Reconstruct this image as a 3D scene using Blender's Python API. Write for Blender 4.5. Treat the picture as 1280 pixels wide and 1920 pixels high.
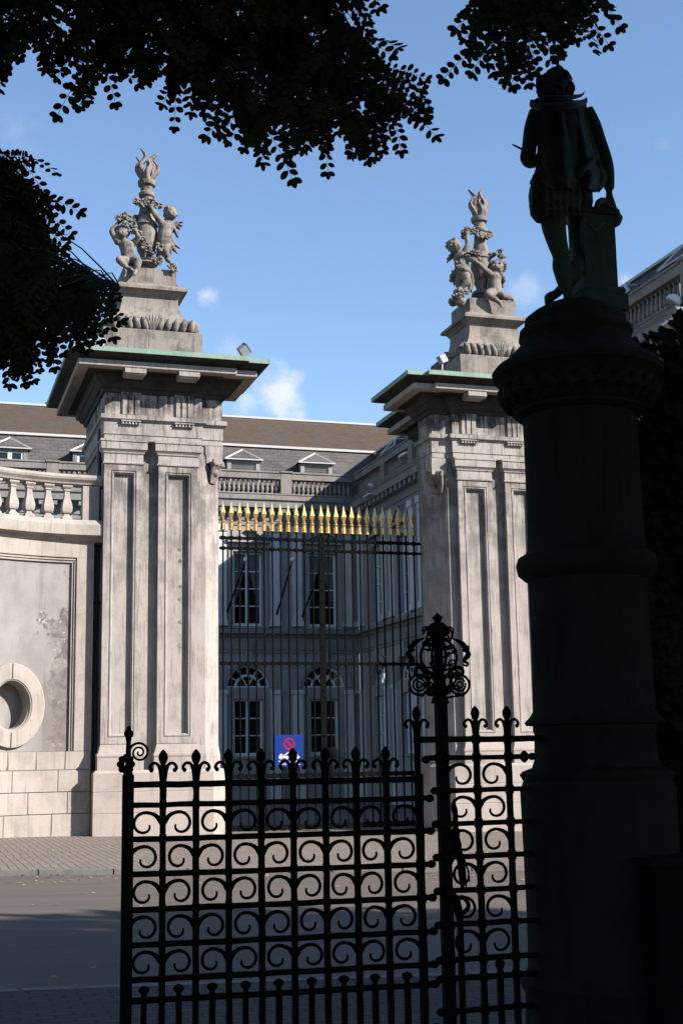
import bpy, bmesh, math, random
from mathutils import Vector, Matrix
random.seed(7)
S = bpy.context.scene
for o in list(bpy.data.objects): bpy.data.objects.remove(o)
COL = S.collection
R = math.radians

# ---------------------------------------------------------------- camera
FPX = 2550.0                      # focal length in pixels of the 1280x1920 photograph
YAW, PITCH, ROLL = R(17.5), R(10.25), 0.017
EYE = Vector((0, 0, 1.6))
Fw = Vector((math.sin(YAW)*math.cos(PITCH), math.cos(YAW)*math.cos(PITCH), math.sin(PITCH)))
R0 = Vector((math.cos(YAW), -math.sin(YAW), 0)); U0 = R0.cross(Fw)
Rt = R0*math.cos(ROLL) - U0*math.sin(ROLL); Up = U0*math.cos(ROLL) + R0*math.sin(ROLL)
cd = bpy.data.cameras.new('camera'); cam = bpy.data.objects.new('camera', cd); COL.objects.link(cam)
cd.sensor_fit = 'VERTICAL'; cd.sensor_height = 36; cd.lens = 36*FPX/1920
cd.clip_start = 0.05; cd.clip_end = 3000
m = Matrix((Rt, Up, -Fw)).transposed().to_4x4(); m.translation = EYE
cam.matrix_world = m
S.camera = cam
S.render.resolution_x, S.render.resolution_y = 682, 1024

# ---------------------------------------------------------------- sun, sky, exposure
SUN = Vector((0.67, -0.53, 0.50)).normalized()
EL = math.asin(SUN.z); AZ = math.atan2(SUN.x, SUN.y)
sl = bpy.data.lights.new('sun', 'SUN'); so = bpy.data.objects.new('sun', sl); COL.objects.link(so)
sl.energy = 5.0; sl.angle = R(0.5); sl.color = (1.0, 0.94, 0.87)
so.rotation_euler = SUN.to_track_quat('Z', 'Y').to_euler(); so.location = (20, -20, 30)
W = bpy.data.worlds.new('World'); S.world = W; W.use_nodes = True
S.view_settings.view_transform = 'Standard'; S.view_settings.look = 'None'
S.view_settings.exposure = 1.45; S.view_settings.gamma = 1

def ray(px, py):
    return Fw + Rt*((px-640)/FPX) - Up*((py-960)/FPX)
def at(px, py, Y=None, X=None, Z=None, D=None):
    d = ray(px, py)
    if Y is not None: t = (Y-EYE.y)/d.y
    elif X is not None: t = (X-EYE.x)/d.x
    elif Z is not None: t = (Z-EYE.z)/d.z
    else: t = D
    return EYE + d*t

def nodes_world():
    nt = W.node_tree; N = nt.nodes; L = nt.links; N.clear()
    out = N.new('ShaderNodeOutputWorld'); bg = N.new('ShaderNodeBackground'); bg.inputs[1].default_value = 0.083
    sky = N.new('ShaderNodeTexSky'); sky.sky_type = 'NISHITA'; sky.sun_disc = False
    sky.sun_elevation = EL; sky.sun_rotation = AZ; sky.air_density = 1.0; sky.dust_density = 0.0; sky.ozone_density = 3.0
    tc = N.new('ShaderNodeTexCoord')
    nz = N.new('ShaderNodeTexNoise'); nz.inputs['Scale'].default_value = 26; nz.inputs['Detail'].default_value = 7; nz.inputs['Roughness'].default_value = 0.62
    L.new(tc.outputs['Generated'], nz.inputs['Vector'])
    acc = None
    for (px, py, rad, dens, hz) in [(522, 742, 70, 1.5, 1.0), (385, 553, 34, 0.8, 1), (440, 655, 40, .3, 1), (990, 545, 46, .32, 1), (1172, 528, 24, .45, 1), (40, 235, 75, .18, 1), (1240,270,40,.12,1), (460, 758, 44, .6, 1)]:
        c = ray(px, py).normalized()
        sb = N.new('ShaderNodeVectorMath'); sb.operation = 'DISTANCE'; sb.inputs[1].default_value = c
        L.new(tc.outputs['Generated'], sb.inputs[0])
        mr = N.new('ShaderNodeMapRange'); mr.inputs[1].default_value = rad/FPX*1.35; mr.inputs[2].default_value = 0
        mr.inputs[3].default_value = -0.9; mr.inputs[4].default_value = 0.9; mr.clamp = True
        L.new(sb.outputs['Value'], mr.inputs[0])
        ad = N.new('ShaderNodeMath'); ad.operation = 'ADD'; L.new(mr.outputs[0], ad.inputs[0])
        n2 = N.new('ShaderNodeMapRange'); n2.inputs[1].default_value = .3; n2.inputs[2].default_value = .7; n2.inputs[3].default_value = -.7; n2.inputs[4].default_value = .7
        L.new(nz.outputs['Fac'], n2.inputs[0]); L.new(n2.outputs[0], ad.inputs[1])
        m2 = N.new('ShaderNodeMapRange'); m2.interpolation_type = 'SMOOTHSTEP'
        m2.inputs[1].default_value = -.2; m2.inputs[2].default_value = 1.1; m2.inputs[3].default_value = 0; m2.inputs[4].default_value = min(dens, 1)*.93
        L.new(ad.outputs[0], m2.inputs[0])
        if acc is None: acc = m2.outputs[0]
        else:
            mx = N.new('ShaderNodeMath'); mx.operation = 'MAXIMUM'; L.new(acc, mx.inputs[0]); L.new(m2.outputs[0], mx.inputs[1]); acc = mx.outputs[0]
    mix = N.new('ShaderNodeMix'); mix.data_type = 'RGBA'
    L.new(acc, mix.inputs['Factor']); L.new(sky.outputs[0], mix.inputs['A']); mix.inputs['B'].default_value = (4.0, 4.25, 4.8, 1)
    L.new(mix.outputs['Result'], bg.inputs[0]); L.new(bg.outputs[0], out.inputs[0])
nodes_world()

# ---------------------------------------------------------------- scene helpers
def tag(o, label=None, cat=None, group=None, kind=None):
    if label: o['label'] = label
    if cat: o['category'] = cat
    if group: o['group'] = group
    if kind: o['kind'] = kind
    return o
def thing(name, loc, label, cat, group=None, rz=0):
    o = bpy.data.objects.new(name, None); COL.objects.link(o); o.location = loc; o.rotation_euler = (0, 0, rz)
    o.empty_display_size = .2
    return tag(o, label, cat, group)
def WM(o):
    mm = o.matrix_basis.copy()
    while o.parent is not None:
        o = o.parent; mm = o.matrix_basis @ mm
    return mm
def link(name, me, mat, parent=None):       # mesh data in world coordinates, whatever the parent's place
    o = bpy.data.objects.new(name, me); COL.objects.link(o)
    if mat is not None and not me.materials: me.materials.append(mat)
    if parent is not None:
        o.parent = parent; o.matrix_basis = WM(parent).inverted()
    return o
def copy_part(o, parent, off=Vector((0, 0, 0)), rot=None):
    c = o.copy(); COL.objects.link(c)
    wm = Matrix.Translation(off) @ (rot if rot is not None else Matrix.Identity(4)) @ WM(o)
    c.parent = parent
    c.matrix_basis = (WM(parent).inverted() @ wm) if parent is not None else wm
    return c
def copy_tree(o, parent, off=Vector((0, 0, 0)), rot=None):
    kids = list(o.children)
    c = copy_part(o, parent, off, rot)
    for ch in kids: copy_tree(ch, c, off, rot)
    return c

def catmull(pts, n=6, closed=False):
    P = [Vector(p) for p in pts]; out = []
    k = len(P)
    rng = range(k) if closed else range(k-1)
    for i in rng:
        p0 = P[(i-1) % k] if (closed or i > 0) else P[i]*2-P[i+1]
        p1 = P[i]; p2 = P[(i+1) % k]
        p3 = P[(i+2) % k] if (closed or i+2 < k) else P[i+1]*2-P[i]
        for j in range(n):
            t = j/n
            out.append(.5*((2*p1)+(-p0+p2)*t+(2*p0-5*p1+4*p2-p3)*t*t+(-p0+3*p1-3*p2+p3)*t*t*t))
    if not closed: out.append(P[-1])
    return out
def offset_poly(poly, d, closed=True):
    n = len(poly); out = []
    for i in range(n):
        p = Vector(poly[i]); e = []
        if closed or i > 0:
            a = Vector(poly[i-1]); v = (p-a).normalized(); e.append(Vector((v.y, -v.x)))
        if closed or i < n-1:
            b = Vector(poly[(i+1) % n]); v = (b-p).normalized(); e.append(Vector((v.y, -v.x)))
        if len(e) == 1: out.append(p+e[0]*d)
        else:
            s = e[0]+e[1]; s = s/max(1e-6, s.dot(e[0])) if s.length > 1e-6 else e[0]
            out.append(p+s*d)
    return out

class MB:
    def __init__(s): s.v = []; s.f = []
    def add(s, vs, fs):
        b = len(s.v); s.v += [tuple(p) for p in vs]; s.f += [tuple(b+i for i in f) for f in fs]
    def box(s, x0, x1, y0, y1, z0, z1):
        s.add([(x0,y0,z0),(x1,y0,z0),(x1,y1,z0),(x0,y1,z0),(x0,y0,z1),(x1,y0,z1),(x1,y1,z1),(x0,y1,z1)],
              [(0,3,2,1),(4,5,6,7),(0,1,5,4),(1,2,6,5),(2,3,7,6),(3,0,4,7)])
    def boxm(s, M, sx, sy, sz):
        c = [(-sx,-sy,-sz),(sx,-sy,-sz),(sx,sy,-sz),(-sx,sy,-sz),(-sx,-sy,sz),(sx,-sy,sz),(sx,sy,sz),(-sx,sy,sz)]
        s.add([M @ Vector(p) for p in c], [(0,3,2,1),(4,5,6,7),(0,1,5,4),(1,2,6,5),(2,3,7,6),(3,0,4,7)])
    def bar(s, a, b, w, d=None, side=None, taper=1.0):
        a = Vector(a); b = Vector(b); d = w if d is None else d
        ax = (b-a).normalized(); sd = Vector(side) if side is not None else (Vector((0,0,1)) if abs(ax.z) < .9 else Vector((1,0,0)))
        n = ax.cross(sd).normalized(); sd = n.cross(ax).normalized()
        vs = []
        for p, k in ((a, 1), (b, taper)):
            for i, j in ((-1,-1),(1,-1),(1,1),(-1,1)): vs.append(p+sd*(i*w*k/2)+n*(j*d*k/2))
        s.add(vs, [(0,3,2,1),(4,5,6,7),(0,1,5,4),(1,2,6,5),(2,3,7,6),(3,0,4,7)])
    def tube(s, pts, rad, seg=8, smooth=0, flat=1.0, fn=None, cap=True):
        if smooth:
            k = len(pts)
            if not isinstance(rad, (int, float)):
                rr = []
                for i in range(k-1):
                    for j in range(smooth): rr.append(rad[i]+(rad[i+1]-rad[i])*j/smooth)
                rr.append(rad[-1]); rad = rr
            pts = catmull(pts, smooth)
        pts = [Vector(p) for p in pts]; n = len(pts)
        if isinstance(rad, (int, float)): rad = [rad]*n
        prev = None; vs = []; fs = []
        for i in range(n):
            t = (pts[min(i+1, n-1)]-pts[max(i-1, 0)])
            t = t.normalized() if t.length > 1e-9 else Vector((0,0,1))
            if prev is None:
                a = Vector((0,0,1)) if abs(t.z) < .9 else Vector((1,0,0))
                if fn is not None: a = Vector(fn)
                nn = (a - t*a.dot(t)).normalized()
            else:
                nn = prev - t*prev.dot(t)
                nn = nn.normalized() if nn.length > 1e-6 else prev
            prev = nn; bb = t.cross(nn)
            for j in range(seg):
                an = 2*math.pi*(j+.5)/seg
                vs.append(pts[i]+nn*(math.cos(an)*rad[i]*flat)+bb*(math.sin(an)*rad[i]))
        for i in range(n-1):
            for j in range(seg):
                k = (j+1) % seg
                fs.append((i*seg+j, i*seg+k, (i+1)*seg+k, (i+1)*seg+j))
        if cap: fs.append(tuple(range(seg-1, -1, -1))); fs.append(tuple((n-1)*seg+j for j in range(seg)))
        s.add(vs, fs)
    def lathe(s, prof, c, seg=24, rot=0, sx=1, sy=1, mod=None):
        vs = []; fs = []; n = len(prof)
        for i, (r, z) in enumerate(prof):
            for j in range(seg):
                a = 2*math.pi*j/seg+rot
                k = mod(a, i) if mod else 1
                vs.append((c[0]+math.cos(a)*r*k*sx, c[1]+math.sin(a)*r*k*sy, c[2]+z))
        for i in range(n-1):
            for j in range(seg):
                k = (j+1) % seg; fs.append((i*seg+j, i*seg+k, (i+1)*seg+k, (i+1)*seg+j))
        fs.append(tuple(range(seg-1, -1, -1))); fs.append(tuple((n-1)*seg+j for j in range(seg)))
        s.add(vs, fs)
    def plan(s, poly, prof, closed=True, cap=True):
        rings = []
        for (o, z) in prof: rings.append([(p.x, p.y, z) for p in offset_poly(poly, o, closed)])
        n = len(poly); vs = [p for r in rings for p in r]; fs = []
        for i in range(len(rings)-1):
            for j in range(n if closed else n-1):
                k = (j+1) % n; fs.append((i*n+j, i*n+k, (i+1)*n+k, (i+1)*n+j))
        if cap and closed: fs.append(tuple(range(n-1, -1, -1))); fs.append(tuple((len(rings)-1)*n+j for j in range(n)))
        s.add(vs, fs)
    def sphere(s, c, r, seg=10, rings=7, sc=(1,1,1), M=None):
        vs = []; fs = []
        for i in range(1, rings):
            th = math.pi*i/rings
            for j in range(seg):
                a = 2*math.pi*j/seg
                p = Vector((math.sin(th)*math.cos(a)*sc[0]*r, math.sin(th)*math.sin(a)*sc[1]*r, math.cos(th)*sc[2]*r))
                if M is not None: p = M @ p
                vs.append(p+Vector(c))
        t = Vector((0,0,r*sc[2])); b = -t
        if M is not None: t = M @ t; b = M @ b
        vs.append(t+Vector(c)); vs.append(b+Vector(c)); T = len(vs)-2
        for i in range(rings-2):
            for j in range(seg):
                k = (j+1) % seg; fs.append((i*seg+j, i*seg+k, (i+1)*seg+k, (i+1)*seg+j)[::-1])
        for j in range(seg):
            k = (j+1) % seg; fs.append((T, j, k)); fs.append((T+1, (rings-2)*seg+k, (rings-2)*seg+j))
        s.add(vs, fs)
    def mesh(s, name, smooth=None, fix=True, bev=0):
        me = bpy.data.meshes.new(name); me.from_pydata(s.v, [], s.f)
        if fix or bev:
            bm = bmesh.new(); bm.from_mesh(me)
            if fix: bmesh.ops.recalc_face_normals(bm, faces=bm.faces)
            if bev:
                es = [e for e in bm.edges if len(e.link_faces) == 2 and e.calc_face_angle(0) > .5]
                bmesh.ops.bevel(bm, geom=es, offset=bev, segments=2, affect='EDGES', clamp_overlap=True)
            bm.to_mesh(me); bm.free()
        if smooth is not None:
            me.shade_smooth()
            if smooth < 180: me.set_sharp_from_angle(angle=R(smooth))
        return me
    def build(s, name, mat, parent=None, smooth=None, fix=True, bev=0):
        return link(name, s.mesh(name, smooth, fix, bev), mat, parent)

def organic(mb, name, mat, parent, voxel, smooth=6, disp=None, dec=None):
    """weld overlapping closed pieces into one continuous surface"""
    me = mb.mesh('tmp'); o = bpy.data.objects.new('tmp', me); COL.objects.link(o)
    r = o.modifiers.new('r', 'REMESH'); r.mode = 'VOXEL'; r.voxel_size = voxel
    if smooth: sm = o.modifiers.new('s', 'SMOOTH'); sm.factor = .5; sm.iterations = smooth
    if disp:
        tx = bpy.data.textures.new('t', 'CLOUDS'); tx.noise_scale = disp[1]; tx.noise_depth = 2
        dm = o.modifiers.new('d', 'DISPLACE'); dm.texture = tx; dm.strength = disp[0]; dm.texture_coords = 'GLOBAL'; dm.mid_level = .5
    dg = bpy.context.evaluated_depsgraph_get(); dg.update()
    nm = bpy.data.meshes.new_from_object(o.evaluated_get(dg)); nm.name = name
    bpy.data.objects.remove(o); bpy.data.meshes.remove(me)
    nm.materials.clear(); nm.shade_smooth()
    return link(name, nm, mat, parent)

# ---------------------------------------------------------------- materials
def newmat(name, rough=.8, metal=0, spec=.3):
    m = bpy.data.materials.new(name); m.use_nodes = True
    b = m.node_tree.nodes['Principled BSDF']; b.inputs['Roughness'].default_value = rough; b.inputs['Metallic'].default_value = metal
    b.inputs['Specular IOR Level'].default_value = spec
    return m, m.node_tree, b
def flatmat(name, col, rough=.6, metal=0, spec=.3):
    m, nt, b = newmat(name, rough, metal, spec)
    b.inputs['Base Color'].default_value = (*col, 1)
    return m
class G:
    """tiny node-graph helper"""
    def __init__(s, nt): s.nt = nt; s.N = nt.nodes; s.L = nt.links; s.pos = s.N.new('ShaderNodeNewGeometry').outputs['Position']
    def map(s, scale, loc=(0,0,0), rot=(0,0,0), src=None):
        n = s.N.new('ShaderNodeMapping'); n.inputs['Scale'].default_value = scale; n.inputs['Location'].default_value = loc; n.inputs['Rotation'].default_value = rot
        s.L.new(src or s.pos, n.inputs['Vector']); return n.outputs[0]
    def noise(s, vec, scale=1, detail=5, rough=.6, dist=0):
        n = s.N.new('ShaderNodeTexNoise'); n.inputs['Scale'].default_value = scale; n.inputs['Detail'].default_value = detail
        n.inputs['Roughness'].default_value = rough; n.inputs['Distortion'].default_value = dist; s.L.new(vec, n.inputs['Vector']); return n.outputs['Fac']
    def ramp(s, fac, a, b, lo=0, hi=1):
        n = s.N.new('ShaderNodeMapRange'); n.interpolation_type = 'SMOOTHSTEP'
        for i, v in enumerate((a, b, lo, hi)): n.inputs[i+1].default_value = v
        s.L.new(fac, n.inputs[0]); return n.outputs[0]
    def math(s, op, a, b=None):
        n = s.N.new('ShaderNodeMath'); n.operation = op
        for i, v in enumerate((a, b)):
            if v is None: continue
            if isinstance(v, (int, float)): n.inputs[i].default_value = v
            else: s.L.new(v, n.inputs[i])
        return n.outputs[0]
    def mix(s, fac, a, b, mode='MIX'):
        n = s.N.new('ShaderNodeMix'); n.data_type = 'RGBA'; n.blend_type = mode
        for nm, v in (('Factor', fac), ('A', a), ('B', b)):
            if isinstance(v, (int, float)): n.inputs[nm].default_value = v
            elif isinstance(v, tuple): n.inputs[nm].default_value = (*v, 1)
            else: s.L.new(v, n.inputs[nm])
        return n.outputs['Result']
    def sep(s, vec):
        n = s.N.new('ShaderNodeSeparateXYZ'); s.L.new(vec, n.inputs[0]); return n.outputs
    def comb(s, x, y, z):
        n = s.N.new('ShaderNodeCombineXYZ')
        for i, v in enumerate((x, y, z)):
            if isinstance(v, (int, float)): n.inputs[i].default_value = v
            else: s.L.new(v, n.inputs[i])
        return n.outputs[0]
    def bump(s, b, h, strength=.3, dist=.01):
        n = s.N.new('ShaderNodeBump'); n.inputs['Strength'].default_value = strength; n.inputs['Distance'].default_value = dist
        s.L.new(h, n.inputs['Height']); s.L.new(n.outputs[0], b.inputs['Normal'])
KS = .46
def kc(c, k=None, tint=(1, .945, .925)): k = KS if k is None else k; return tuple(x*k*t for x, t in zip(c, tint))
def stone(name, base, dark, streak=.5, blotch=.5, scale=1.0, soot_shade=None, bump=.4, moss=None, joints=None, rough=.85, bd=.01, k=None, tint=(1, .945, .925), spec=.2):
    base = kc(base, k, tint); dark = kc(dark, k, tint)
    if soot_shade: soot_shade = (*soot_shade[:3], kc(soot_shade[3], k, tint))
    m, nt, b = newmat(name, rough, 0, spec); g = G(nt)
    n1 = g.noise(g.map((scale*.9,)*3), 1, 6, .62)
    n2 = g.noise(g.map((scale*7, scale*7, scale*.55)), 1, 4, .6, .3)
    n3 = g.noise(g.map((scale*22,)*3), 1, 5, .7)
    c = g.mix(g.math('MULTIPLY', g.ramp(n1, .42, .72), blotch), base, dark)
    c = g.mix(g.math('MULTIPLY', g.ramp(n2, .5, .72), streak), c, dark)
    c = g.mix(g.math('MULTIPLY', g.ramp(n3, .45, .75), .3), c, tuple(x*.62 for x in base))
    if soot_shade:
        z0, z1, amt, col = soot_shade
        zz = g.sep(g.pos)[2]
        f = g.math('MULTIPLY', g.ramp(zz, z0, z1), g.ramp(g.math('ADD', n1, g.math('MULTIPLY', n2, .6)), .58, .92))
        c = g.mix(g.math('MULTIPLY', f, amt), c, col)
    if moss: c = g.mix(g.math('MULTIPLY', g.ramp(g.noise(g.map((2.3,)*3, (3,1,5)), 1, 5), .55, .7), moss[1]), c, moss[0])
    h = g.math('ADD', n3, g.math('MULTIPLY', n1, .6))
    nt.links.new(c, b.inputs['Base Color']); g.bump(b, h, bump, bd)
    return m
M_pier = stone('pier_limestone', (.60, .56, .52), (.19, .18, .172), .55, .42, 2.1, soot_shade=(4.5, 9.6, .8, (.11, .105, .10)), bump=.6)
M_ent = stone('entablature_limestone', (.58, .545, .51), (.13, .124, .12), .75, .6, 2.4, soot_shade=(9.4, 10.0, .95, (.05, .048, .047)))  # soot towards the top also paints in the cornice's shade on the frieze
M_corona = stone('corona_stone', (.58, .55, .515), (.22, .21, .20), .6, .5, 3.0)
M_crust_shade = stone('crust_and_shade', (.075, .07, .066), (.02, .019, .018), .7, .8, 3.0, bump=.7)  # weathering crust, its colour blackened further to deepen shade under the cornice
M_plinth = stone('plinth_limestone', (.60, .545, .495), (.28, .25, .225), .4, .55, 1.1)
M_sculpt = stone('carved_stone', (.37, .34, .31), (.045, .043, .04), .7, .85, 5.0, bump=.7)
M_sculpt2 = stone('pedestal_stone', (.40, .37, .335), (.10, .095, .085), .65, .75, 2.4, bump=.6)
M_wing = stone('wing_limestone', (.60, .555, .505), (.27, .25, .225), .45, .5, 1.5)
M_joint = flatmat('joint_dark', (.09, .08, .07), .95)
def m_plaster():
    m, nt, b = newmat('peeling_plaster', .9, 0, .15); g = G(nt)
    n1 = g.noise(g.map((1.1,)*3), 1, 6, .6); n2 = g.noise(g.map((5, 5, .5)), 1, 4)
    c = g.mix(g.ramp(n1, .4, .7), kc((.47, .455, .45)), kc((.37, .355, .34)))
    c = g.mix(g.math('MULTIPLY', g.ramp(n2, .52, .7), .5), c, kc((.27, .25, .235)))
    # blistered patches on the side next to the pier
    x = g.sep(g.pos)
    v = g.N.new('ShaderNodeTexVoronoi'); v.feature = 'DISTANCE_TO_EDGE'; v.inputs['Scale'].default_value = 1
    wn = g.N.new('ShaderNodeTexNoise'); wn.inputs['Scale'].default_value = 4; g.L.new(g.pos, wn.inputs['Vector'])
    wv = g.N.new('ShaderNodeVectorMath'); wv.operation = 'MULTIPLY_ADD'; g.L.new(wn.outputs['Color'], wv.inputs[0]); wv.inputs[1].default_value = (.22,)*3; g.L.new(g.pos, wv.inputs[2])
    g.L.new(g.map((4.6, 1, 4.2), src=wv.outputs[0]), v.inputs['Vector'])
    patch = g.noise(g.map((.95, .6, .8), (2.2, 0, 1.1)), 1, 5, .7)
    zone = g.math('MULTIPLY', g.ramp(x[0], 2.75, 3.3), g.math('MULTIPLY', g.ramp(x[2], 5.5, 4.3), 1))
    f = g.ramp(g.math('ADD', patch, g.math('MULTIPLY', zone, .26)), .60, .66)
    cell = g.ramp(v.outputs['Distance'], .0, .30)
    mott = g.noise(g.map((3.2, 3.2, 2.8), (1, 7, 2)), 1, 7, .72, .8)
    pc = g.mix(g.ramp(mott, .40, .60), kc((.15, .135, .125)), kc((.40, .375, .355)))
    pc = g.mix(g.math('MULTIPLY', g.ramp(cell, .5, 0), .35), pc, kc((.20, .18, .165)))
    c = g.mix(g.math('MULTIPLY', f, .8), c, pc)
    sp = g.noise(g.map((4.5, 4.5, 3.8), (9,2,1)), 1, 4, .6, .4)
    c = g.mix(g.math('MULTIPLY', g.math('MULTIPLY', g.ramp(sp, .60, .63), f), .85), c, kc((.62, .60, .58)))
    low = g.math('MULTIPLY', g.math('MULTIPLY', g.ramp(x[2], 3.75, 3.3), g.ramp(x[0], 2.78, 2.84)), g.ramp(mott, .25, .6, .5, 1))
    c = g.mix(g.math('MULTIPLY', low, .6), c, kc((.24, .22, .205)))
    nt.links.new(c, b.inputs['Base Color'])
    g.bump(b, g.math('ADD', g.math('MULTIPLY', g.math('MULTIPLY', cell, f), 1.0), g.math('MULTIPLY', sp, .5)), .22, .015)
    return m
M_plaster = m_plaster()
def m_slate(name, c1, c2, moss=None, sc=1.0, rows=.16, axis='x'):
    c1, c2 = kc(c1, .5), kc(c2, .5); moss = kc(moss, .5) if moss else None
    m, nt, b = newmat(name, .75, 0, .25); g = G(nt)
    s = g.sep(g.pos)
    br = g.N.new('ShaderNodeTexBrick'); br.inputs['Scale'].default_value = 1; br.offset = .5
    br.inputs['Brick Width'].default_value = .34; br.inputs['Row Height'].default_value = rows; br.inputs['Mortar Size'].default_value = .012
    br.inputs['Color1'].default_value = (*c1, 1); br.inputs['Color2'].default_value = (*c2, 1); br.inputs['Mortar'].default_value = (*[x*.45 for x in c1], 1)
    br.inputs['Bias'].default_value = 0
    g.L.new(g.comb(s[0] if axis == 'x' else s[1], s[2], 0), br.inputs['Vector'])
    n = g.noise(g.map((.5, .5, 1.6)), 1, 6, .65); n2 = g.noise(g.map((3, 3, 9)), 1, 4)
    c = g.mix(g.math('MULTIPLY', g.ramp(n, .35, .7), .5), br.outputs['Color'], tuple(x*1.35 for x in c2))
    if moss:
        c = g.mix(g.ramp(g.math('ADD', n, g.math('MULTIPLY', n2, .5)), .55, .95), c, moss)
        n5 = g.noise(g.map((.9, .9, .5), (4, 4, 4)), 1, 7, .7); c = g.mix(g.ramp(n5, .48, .66), c, (.045, .044, .042)); n6 = g.noise(g.map((6, 6, 1.5)), 1, 5, .7); c = g.mix(g.math('MULTIPLY', g.ramp(n6, .5, .7), .6), c, (.085, .055, .032))
    else:
        n5 = g.noise(g.map((1.6, 1.6, 3)), 1, 7, .75); c = g.mix(g.math('MULTIPLY', g.ramp(n5, .5, .7), .5), c, tuple(x*.45 for x in c1))
    nt.links.new(c, b.inputs['Base Color']); g.bump(b, br.outputs['Fac'], -.5, .02)
    return m
M_slate = m_slate('grey_slate', (.095, .092, .092), (.14, .134, .13))
M_slate_s = m_slate('wing_slate', (.085, .085, .088), (.12, .118, .118), axis='y')
M_tile = m_slate('brown_moss_roof', (.105, .072, .052), (.14, .105, .08), moss=(.10, .075, .042), rows=.13)
M_tile_s = m_slate('brown_moss_roof_side', (.09, .065, .048), (.12, .09, .07), moss=(.09, .07, .04), rows=.13, axis='y')
M_paint = stone('blue_grey_render', (.27, .275, .285), (.15, .155, .16), .4, .45, .7, bump=.15, k=.84, tint=(1, .955, .90))
M_strip = stone('pale_strip_render', (.40, .41, .425), (.24, .245, .25), .4, .4, .8, bump=.15, k=1.08, tint=(1, .96, .91))
M_trim = stone('palace_trim', (.28, .28, .285), (.12, .12, .12), .55, .5, 1.2, bump=.25, k=.62, tint=(1, .99, .97))
M_roofstone = stone('parapet_stone', (.38, .36, .345), (.17, .16, .15), .6, .6, 1.5, bump=.3)
M_lead = flatmat('pale_lead', (.33, .33, .335), .6)
M_white = flatmat('white_window_paint', (.50, .51, .53), .5)
M_copper = stone('verdigris_copper', (.30, .44, .36), (.16, .24, .19), .5, .5, 3, bump=.2, rough=.6, k=.52, tint=(1, 1, 1))
def m_glass():
    m, nt, b = newmat('window_glass', .06, 0, .5); b.inputs['Base Color'].default_value = (.006, .007, .008, 1); return m
M_glass = m_glass()
M_curt = flatmat('grey_curtain', (.32, .325, .33), .9)
M_iron = stone('black_iron', (.0045, .0042, .004), (.0025, .0025, .0025), .4, .4, 14, bump=.5, rough=.9, bd=.003, k=.6, spec=.04)
M_gateiron = flatmat('palace_gate_iron', (.0035, .0036, .004), .8, 0, .03)
def m_gold():
    m, nt, b = newmat('gilding', .38, .85); g = G(nt)
    c = g.mix(g.ramp(g.noise(g.map((30,)*3), 1, 4), .4, .7), (.62, .40, .15), (.40, .24, .08)); nt.links.new(c, b.inputs['Base Color']); return m
M_gold = m_gold()
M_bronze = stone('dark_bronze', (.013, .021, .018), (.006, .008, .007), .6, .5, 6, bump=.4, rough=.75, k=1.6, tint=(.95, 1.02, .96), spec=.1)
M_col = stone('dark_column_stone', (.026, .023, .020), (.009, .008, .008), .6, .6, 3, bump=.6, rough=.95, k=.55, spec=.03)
M_bark = stone('bark', (.06, .05, .04), (.02, .018, .015), .7, .5, 4, bump=.9, bd=.03, k=.5)
M_grey = flatmat('lamp_grey', (.18, .18, .185), .5)
M_lampw = flatmat('lamp_white', (.45, .45, .45), .45)
M_lampglass = flatmat('lamp_glass', (.03, .03, .035), .1, 0, .5)
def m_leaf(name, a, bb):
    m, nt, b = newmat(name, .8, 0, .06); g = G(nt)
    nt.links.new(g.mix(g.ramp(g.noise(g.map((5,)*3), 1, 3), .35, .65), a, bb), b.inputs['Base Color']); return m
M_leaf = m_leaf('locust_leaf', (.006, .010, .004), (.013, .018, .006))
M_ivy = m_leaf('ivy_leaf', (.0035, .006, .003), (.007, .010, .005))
def m_asphalt():
    m, nt, b = newmat('asphalt', .9, 0, .25); g = G(nt)
    n = g.noise(g.map((90,)*3), 1, 3, .7); n1 = g.noise(g.map((.35, 1.2, 1)), 1, 5); n2 = g.noise(g.map((.9,)*3, (5,5,5)), 1, 5)
    c = g.mix(g.ramp(n1, .35, .7), (.086, .069, .060), (.066, .055, .048)); c = g.mix(g.math('MULTIPLY', g.ramp(n, .5, .75), .5), c, (.12, .105, .095))
    c = g.mix(g.math('MULTIPLY', g.ramp(n2, .6, .7), .25), c, (.045, .041, .038))
    nt.links.new(c, b.inputs['Base Color']); g.bump(b, n, .4, .004); return m
M_asph = m_asphalt()
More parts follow.
